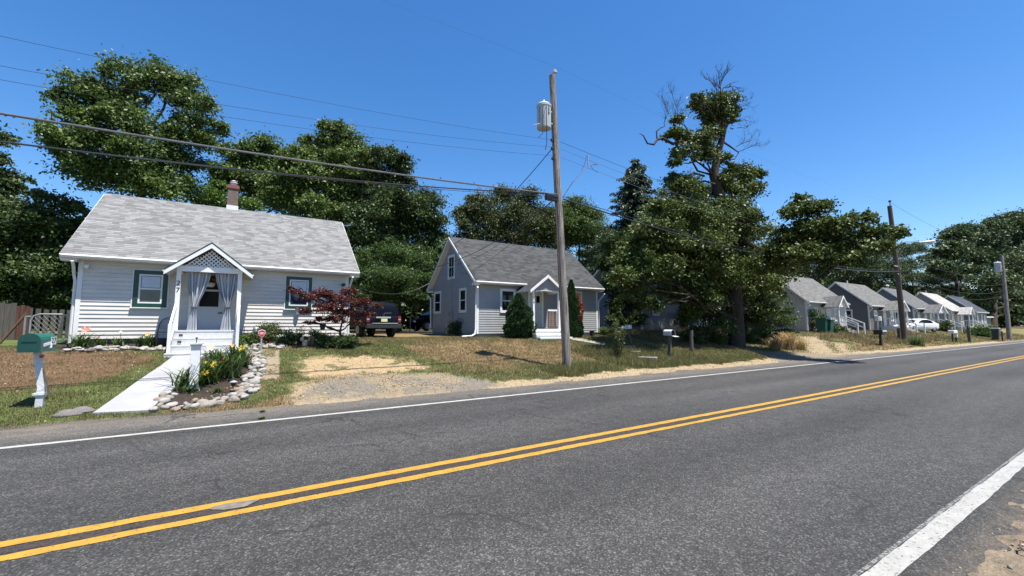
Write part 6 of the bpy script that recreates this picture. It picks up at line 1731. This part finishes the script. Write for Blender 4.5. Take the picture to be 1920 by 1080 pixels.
small_bush('rose_bush', 'bush with red flowers beside the gas meter', 503, 640, 16.2, .34, 900, 'leaf_dark', .05, 1.1, extra=('petal_r', 60))
small_bush('low_shrub', 'rounded low green shrub below the gas meter', 540, 648, 16.0, .26, 900, 'arbor', .05, .8)
small_bush('low_shrub', 'green leafy plant right beside the porch steps', 462, 645, 16.3, .22, 420, 'leaf', .06, .9)
small_bush('low_shrub', 'yellow green plant between the planters and the maple', 597, 645, 16.0, .26, 520, 'leaf_lime', .06, 1.0)
small_bush('low_shrub', 'dark bush against the gable foundation of the grey house', 858, 615, 19.5, .38, 600, 'leaf_dark', .07, 1.1)
small_bush('low_shrub', 'pale weeds at the right front corner of the grey house', 1135, 620, 17.2, .32, 420, 'leaf', .07, .9)
small_bush('low_shrub', 'low round shrub near the far bin', 1843, 625, 12.6, .9, 900, 'leaf', .2, .6)
small_bush('low_shrub', 'dark leafy plant on the beige cottage wall beside the green bin', 1531, 600, 17.2, .6, 900, 'leaf_dark', .12, 1.7)
small_bush('low_shrub', 'shrub left of the beige cottage porch rail', 1568, 618, 16.0, .55, 500, 'leaf_dark', .12, .8)
small_bush('low_shrub', 'round shrub by the stairs of the pinkish cottage', 1772, 617, 15.5, .6, 500, 'leaf_dark', .16, 1.1)
Q = G(1155, 672); root = thing('tall_weed', Q, 'tall leafy weed standing in the verge grass near the concrete steps', 'weed')
zt = A(1155, 600, Q.y)[2] + .0; b = MB(); P, D = [], []
for k in range(5):
    dx, dy = random.uniform(-.25, .3), random.uniform(-.2, .2); hh = (zt - Q.z) * random.uniform(.6, 1.0); tip = Q + Vector((dx * 1.5, dy, hh)); b.tube([Q + Vector((dx * .4, dy * .4, -.05)), Q + Vector((dx, dy, hh * .5)), tip], [.012, .01, .004], 5)
    m = 260; t = rng.random(m); P.append(np.array(Q) + np.stack([dx * (.4 + 1.1 * t), dy * np.ones(m), hh * (.12 + .9 * t)], 1) + rng.normal(size=(m, 3)) * .06); D.append(unit(m) + np.array([0, 0, .2]))
P = np.concatenate(P); D = np.concatenate(D); m = len(P); L = rng.uniform(.05, .10, m)
npmesh('leaves', leaf_quads(P, D, L, L * .5), np.arange(4 * m).reshape(-1, 4), M['leaf_olive'], parent=root, tone=rng.random(m)); b.build('stem', M['bark_pale'], root)
def grass_clump(label, px, py, n, h, s, material='straw'):
    q = G(px, py); strap_plant('ornamental_grass', label, 'grass clump', (q.x, q.y, q.z), n, h, s, wd=.008, material=material, group='dry grass clumps')
grass_clump('tallest straw coloured grass clump beside the roadside bush', 1478, 655, 420, 1.15, .75)
grass_clump('straw coloured grass clump at the edge of the side drive', 1455, 656, 300, .8, .7)
grass_clump('thin straw coloured grass clump close to the two track drive', 1500, 655, 220, .7, .6)
grass_clump('green weedy clump growing at the foot of the lamp pole', 1720, 648, 240, .9, .8, 'blade')
for px, py, lab in ((492, 776, 'weed tuft growing in the pavement crack at the edge line'), (491, 789, 'smaller weed tuft in the crack on the white edge line')):
    q = G(px, py); strap_plant('crack_weed', lab, 'weed', (q.x, q.y, max(q.z, .002)), 60, .06, .07, wd=.005, material='blade', group='weeds in the road crack')

# ------------------------------------------------------------------ loose gravel on the sandy verges
def grit(name, n, xr, yr, smin, smax, material, filt):
    x = rng.uniform(*xr, n); y = rng.uniform(*yr, n); k = filt(x, y); x, y = x[k], y[k]; n = len(x)
    sz = rng.uniform(smin, smax, n)[:, None, None]; z = np.maximum(ter(x, y), 0)
    base = np.array([(1, 0, 0), (0, 1, 0), (-1, 0, 0), (0, -1, 0), (0, 0, .8), (0, 0, -.8)], float)
    V = np.stack([x, y, z], 1)[:, None, :] + base[None] * sz * rng.uniform(.6, 1.2, (n, 6, 1))
    f = np.array([(0, 1, 4), (1, 2, 4), (2, 3, 4), (3, 0, 4), (1, 0, 5), (2, 1, 5), (3, 2, 5), (0, 3, 5)])
    Fa = (np.arange(n)[:, None, None] * 6 + f[None]).reshape(-1, 3)
    return tag(npmesh(name, V.reshape(-1, 3), Fa, material, tone=np.repeat(rng.random(n), 8)), kind='stuff')


M['grit'] = leafmat('gravel_mix', (.07, .06, .05), (.16, .13, .095), (.27, .24, .20), .85, 0, .2)
SOFTS = lambda x, y: (soft(APRON, x, y) + soft(SAND, x, y) * .6 + soft(SAND2, x, y) > rng.random(len(x))) | ((x > 1) & (y < np.interp(x, EX, EY) + .5) & (y > np.interp(x, EX, EY) - .35))
grit('gravel', 5200, (-1, 16), (9.3, 14), .006, .022, M['grit'], SOFTS)
grit('gravel', 4200, (2.6, 12), (.1, 1.0), .003, .012, M['grit'], lambda x, y: rng.random(len(x)) < np.clip((1.02 - y) / .3, 0, 1))
grit('leaf_litter', 5200, (-8, 20), (10.2, 16.5), .012, .032, M['straw'], lambda x, y: ~inside(WALK, x, y) & (fnoise(x, y, 1.4) > .5))

# ------------------------------------------------------------------ things around the houses
# gas meter
gy_ = 16.86; c = A(481, 625, gy_); gmr = thing('gas_meter', (c[0], gy_, tz(c[0], gy_)), 'grey gas meter with black pipe frame on the white wall', 'gas meter')
b = MB(); b.box(c[0] - .12, c[0] + .12, gy_ - .1, gy_ + .05, c[2] - .12, c[2] + .05); b.lathe([(.12, 0), (.12, .1), (.06, .16)], (c[0], gy_ - .02, c[2] + .051), 14); b.build('meter_body', M['grey_paint'], gmr)
b = MB(); zz = A(481, 613, gy_)[2]; xl = A(514, 620, gy_)[0]; xr = A(541, 620, gy_)[0]
x0_, x1_ = c[0] - .16, c[0] + .36
b.tube([(c[0] - .36, gy_ + .05, 1.15), (c[0] - .36, gy_ + .05, zz), (c[0] - .09, gy_ + .05, zz), (c[0] - .09, gy_, c[2] + .1)], .016, 6); b.tube([(c[0] + .09, gy_, c[2] + .1), (c[0] + .09, gy_ + .05, zz + .04), (c[0] + .09, gy_ + .05, zz), (c[0] + .36, gy_ + .05, zz), (c[0] + .36, gy_ + .05, 1.28)], .016, 6); b.build('pipe', M['black'], gmr)
# lantern under the right window, hanging pot in the maple
c = A(558, 582, 16.9); ln = thing('wall_lantern', c, 'small lantern hanging below the right window of the white house', 'lantern')
b = MB(); b.lathe([(.05, -.14), (.07, .02), (.075, .03)], c, 8); b.build('glass_body', M['asphalt_mat_lamp'], ln); b = MB(); b.lathe([(.085, .031), (.06, .07), (.02, .10)], c, 8); b.tube([Vector(c) + Vector((0, 0, .09)), Vector(c) + Vector((0, .08, .12))], .01, 5); b.build('cap', M['black'], ln)
c = A(605, 612, 15.5); hpot = thing('hanging_pot', c, 'dark flower pot hanging from the red maple', 'pot')
b = MB(); b.lathe([(.07, -.10), (.10, .07), (.11, .075), (.11, .09)], c, 14); b.build('pot', M['black_matte'], hpot, smooth=True); b = MB()
for a in (0, 2.1, 4.2): b.tube([Vector(c) + Vector((.1 * math.cos(a), .1 * math.sin(a), .08)), Vector(c) + Vector((0, 0, .55))], .004, 4)
b.build('hanger', M['black'], hpot)
# planters by the wall
for px, py, lab, m_, r, h in ((561, 655, 'tall narrow black planter against the white wall', 'black_matte', .09, .34), (585, 656, 'square brown planter box left of the maple', 'terracotta', .15, .24)):
    c = A(px, py, 16.0); c[2] = tz(c[0], 16.0); pr_ = thing('planter', c, lab, 'planter')
    b = MB(); b.lathe([(r * .8, -.02), (r, h), (r * 1.08, h), (r * 1.08, h + .03), (r * .85, h + .03)], c, 4 if 'square' in lab else 14); b.build('pot', M[m_], pr_)
    P = np.array([c[0], 16.0, c[2] + h + .12]) + rng.normal(size=(140, 3)) * .09; npmesh('leaves', leaf_quads(P, unit(140), .08, .03), np.arange(560).reshape(-1, 4), M['blade'], parent=pr_, tone=rng.random(140))
c = A(568, 652, 15.75); c[2] = tz(c[0], 15.75); fg = thing('garden_figure', c, 'small tan animal shaped garden figure beside the black planter', 'garden ornament')
b = MB(); b.lathe([(.07, -.02), (.09, .06), (.075, .16), (.05, .20)], (c[0] + .05, 15.75, c[2]), 14); b.lathe([(.01, .17), (.05, .19), (.06, .24), (.045, .29), (.01, .31)], (c[0] - .04, 15.72, c[2]), 12); b.tube([(c[0] + .1, 15.75, c[2] + .16), (c[0] + .17, 15.75, c[2] + .2), (c[0] + .18, 15.75, c[2] + .28)], [.03, .02, .01], 6); b.build('figure', M['tan'], fg, smooth=True)
# garden chair left of the porch
cx_ = A(313, 630, 16.35)[0]; gz = tz(cx_, 16.35); chh = thing('garden_chair', (cx_, 16.35, gz), 'dark round backed metal garden chair left of the porch', 'garden chair')
b = MB(); b.tube([(cx_ - .24, 16.3, gz), (cx_ - .23, 16.42, gz + .42)] + [(cx_ - .23 * math.cos(t), 16.55, gz + .55 + .30 * math.sin(t)) for t in np.linspace(0, PI, 11)] + [(cx_ + .23, 16.42, gz + .42), (cx_ + .24, 16.3, gz)], .014, 6); b.build('hoop_frame', M['black'], chh)
b = MB(); b.prism([(cx_ - .21, 16.56, gz + .50)] + [(cx_ - .21 * math.cos(t), 16.56, gz + .55 + .28 * math.sin(t)) for t in np.linspace(0, PI, 11)] + [(cx_ + .21, 16.56, gz + .50)], (0, .012, 0)); b.build('backrest', M['grey_paint'], chh)
b = MB(); b.box(cx_ - .22, cx_ + .22, 16.08, 16.5, gz + .40, gz + .43); b.build('seat', M['black'], chh)
for sx_ in (-1, 1):
    b = MB(); b.tube([(cx_ + sx_ * .2, 16.1, gz - .02), (cx_ + sx_ * .2, 16.12, gz + .41)], .013, 6); b.build('leg', M['black'], chh)
# bucket by the grey house
c = A(1110, 628, 16.9); c[2] = tz(c[0], 16.9); bk = thing('bucket', c, 'small black bucket at the front wall of the grey house', 'bucket'); b = MB(); b.lathe([(.10, 0), (.13, .26), (.14, .265), (.14, .28), (.11, .27), (.09, .03)], c, 14); b.build('pail', M['black_matte'], bk)
# concrete steps up the bank to the grey house
cs = G(1180, 668); st = thing('concrete_steps', cs, 'three old concrete steps in the grassy bank below the grey house', 'steps')
for (pa, pb, dpt) in (((1164, 652), (1191, 656), .5), ((1180, 663), (1201, 666), .35), ((1196, 674), (1231, 679), .35)):
    a_, c_ = G(*pa), G(*pb); zt = max(a_.z, c_.z) + .10; d = (c_ - a_); d.z = 0; nrm = Vector((-d.y, d.x, 0)).normalized() * dpt
    b = MB(); b.prism([(a_.x, a_.y, zt - .35), (c_.x, c_.y, zt - .35), (c_.x + nrm.x, c_.y + nrm.y, zt - .35), (a_.x + nrm.x, a_.y + nrm.y, zt - .35)], (0, 0, .35)); b.build('step', M['concrete'], st, bevel=.012)
hw_ = gp((1040, 634), (1072, 633), (1136, 645), (1134, 648), (1085, 640))
tag(sheet('house_path', hw_, M['concrete'], .03), kind='structure')

# fence and gate at the left
fy = 22.0; fl0 = A(-60, 570, fy)[0]; fx1 = A(29, 570, fy)[0]; ztop = A(10, 568, fy)[2]; g0 = tz(fl0, fy)
bf = thing('board_fence', ((fl0 + fx1) / 2, fy, g0), 'tall weathered grey board fence with a reddish end section', 'fence')
b = MB(); x = fl0
while x < fx1 - .02:
    b.box(x, x + .135, fy, fy + .02, g0 - .1, ztop + random.uniform(-.03, .02)); x += .142
b.build('boards', M['wood_grey'], bf)
b = MB()
for z in (g0 + .3, ztop - .25): b.box(fl0, fx1, fy + .021, fy + .06, z, z + .09)
b.build('rail', M['wood_grey'], bf)
b = MB(); xr = A(48, 580, fy)[0]; x = fx1 + .01
while x < xr:
    b.box(x, x + .11, fy + .02, fy + .04, g0 - .1, ztop + random.uniform(-.12, -.05)); x += .118
b.build('red_boards', M['wood_red'], bf)
b = MB(); x = xr + .01; x2 = A(80, 580, 25)[0]; k = 0
while x < -5.1:
    y_ = fy + .1 + (x - xr) * 1.6; b.box(x, x + .135, y_, y_ + .02, g0 - .1, ztop - .16 + random.uniform(-.04, .02)); x += .145
b.build('return_boards', M['wood_grey'], bf)
gY = 18.6; ga, gb_ = A(58, 600, gY)[0], A(133, 600, gY)[0]; gz0 = tz(ga, gY) + .06; gz1 = A(90, 589, gY)[2]
gt = thing('chain_link_gate', ((ga + gb_) / 2, gY, gz0), 'galvanised chain link gate with rounded top corners beside the white house', 'gate')
b = MB(); rr = .18; b.tube([(ga, gY, gz0), (ga, gY, gz1 - rr), (ga + rr * .3, gY, gz1 - rr * .3), (ga + rr, gY, gz1), (gb_ - rr, gY, gz1), (gb_ - rr * .3, gY, gz1 - rr * .3), (gb_, gY, gz1 - rr), (gb_, gY, gz0), (ga, gY, gz0)], .021, 8); b.build('frame', M['steel'], gt, smooth=True)
b = MB(); W_ = gb_ - ga; Hh = gz1 - gz0; s_ = .11
for k in range(-20, 40):
    for s in (1, -1):
        x0_ = ga + k * s_; t0, t1 = None, None
        for t in np.linspace(0, Hh - .02, 50):
            xx = x0_ + s * t * .8
            if ga + .02 < xx < gb_ - .02:
                if t0 is None: t0 = t
                t1 = t
        if t0 is not None and t1 > t0: b.tube([(x0_ + s * t0 * .8, gY + .004 * s, gz0 + t0), (x0_ + s * t1 * .8, gY + .004 * s, gz0 + t1)], .0035, 4, cap=False)
b.build('mesh', M['steel'], gt)
b = MB(); px_ = A(141, 600, gY)[0]; b.box(px_ - .08, px_ + .08, gY - .06, gY + .08, gz0 - .2, A(139, 587, gY)[2]); b.build('post', M['trim_old'], gt)
b = MB(); b.tube([(ga - .12, gY, gz0 - .1), (ga - .12, gY, gz1 - .05)], .03, 8); b.tube([(ga - .12, gY, gz0 + .75), (ga, gY, gz0 + .75)], .015, 6); b.build('latch_post', M['steel'], gt)
for dz_ in (.2, .85):
    b = MB(); b.tube([(gb_, gY, gz0 + dz_), (px_, gY, gz0 + dz_)], .015, 6); b.build('hinge', M['steel'], gt)
pa, pb = A(0, 641, gY), A(48, 590, gY); b = MB(); b.tube([(pa[0], gY, tz(pa[0], gY) + .02), (pb[0], gY, pb[2])], .035, 7); b.tube([(pb[0], gY, tz(pb[0], gY) - .1), (pb[0], gY, pb[2] + .1)], .03, 7)
tag(b.build('brace_rail', M['wood_brown'], at=(pa[0], gY, gz0)), 'rusty slanting brace with its post left of the chain link gate', 'brace')

# bins
def bin_(label, px, py, m_, s=1.0, lid=None, y=None, nw=1.0):
    q = G(px, py) if y is None else Vector((A(px, py, y)[0], y, tz(A(px, py, y)[0], y))); r = thing('rubbish_bin', q, label, 'bin')
    w0, w1, hh = .26 * s * nw, .33 * s * nw, 1.0 * s
    b = MB(); b.v += [(q.x + a * w0, q.y + c_ * w0, q.z + .05) for a, c_ in ((-1, -1), (1, -1), (1, 1), (-1, 1))] + [(q.x + a * w1, q.y + c_ * w1, q.z + hh) for a, c_ in ((-1, -1), (1, -1), (1, 1), (-1, 1))]
    for f in ((3, 2, 1, 0), (4, 5, 6, 7), (0, 1, 5, 4), (1, 2, 6, 5), (2, 3, 7, 6), (3, 0, 4, 7)): b.f.append(f); b.mi.append(0); b.uv.append(None)
    b.build('bin_body', M[m_], r, bevel=.02)
    b = MB(); b.box(q.x - w1 * 1.1, q.x + w1 * 1.1, q.y - w1 * 1.15, q.y + w1 * 1.1, q.z + hh + .002, q.z + hh + .08 * s); b.build('lid', M[lid or m_], r, bevel=.015)
    for sx_ in (-1, 1):
        b = MB(); b.lathe([(.02, -.03), (.1 * s, -.03), (.1 * s, .03), (.02, .03)], (q.x + sx_ * w0, q.y + w0, q.z + .1 * s), 12, axis='x'); b.build('wheel', M['black_matte'], r)
    return r
bin_('green wheeled bin on the left, against the beige cottage', 1543, 620, 'bin_green', 1.15, y=16.2)
bin_('green wheeled bin on the right, beside the beige cottage porch', 1553, 620, 'bin_green', 1.05, y=16.0)
bin_('dark bin with a pale lid standing near the far pole', 1868, 638, 'bin_dark', 1.15, 'white_worn', nw=.72)

# camera side verge: loose pebbles on the sand
pts = []
for k in range(46):
    x = random.uniform(3.2, 7.5); y = random.uniform(.25, .92)
    o = bpy.data.objects.new('verge_pebble', random.choice(SM)); COL.objects.link(o); s = random.uniform(.008, .022)
    o.location = (x, y, tz(x, y) + s * .4); o.scale = (s, s, s); o.rotation_euler = (0, 0, random.uniform(0, 6)); tag(o, 'small pebble lying on the sandy verge at the near edge line', 'pebble', 'pebbles on the near sandy verge')
for x, y, lab in ((4.75, .72, 'dry curled stem lying on the near sandy verge'), (5.2, .62, 'green curled stem sticking out of the near sandy verge')):
    b = MB(); z = tz(x, y); b.tube([(x - .12, y - .05, z), (x - .05, y + .03, z + .05), (x + .05, y + .04, z + .06), (x + .16, y - .02, z + .02)], .006, 5); tag(b.build('plant_stem', M['wood_brown' if 'dry' in lab else 'bin_green'], at=(x, y, z)), lab, 'stem')
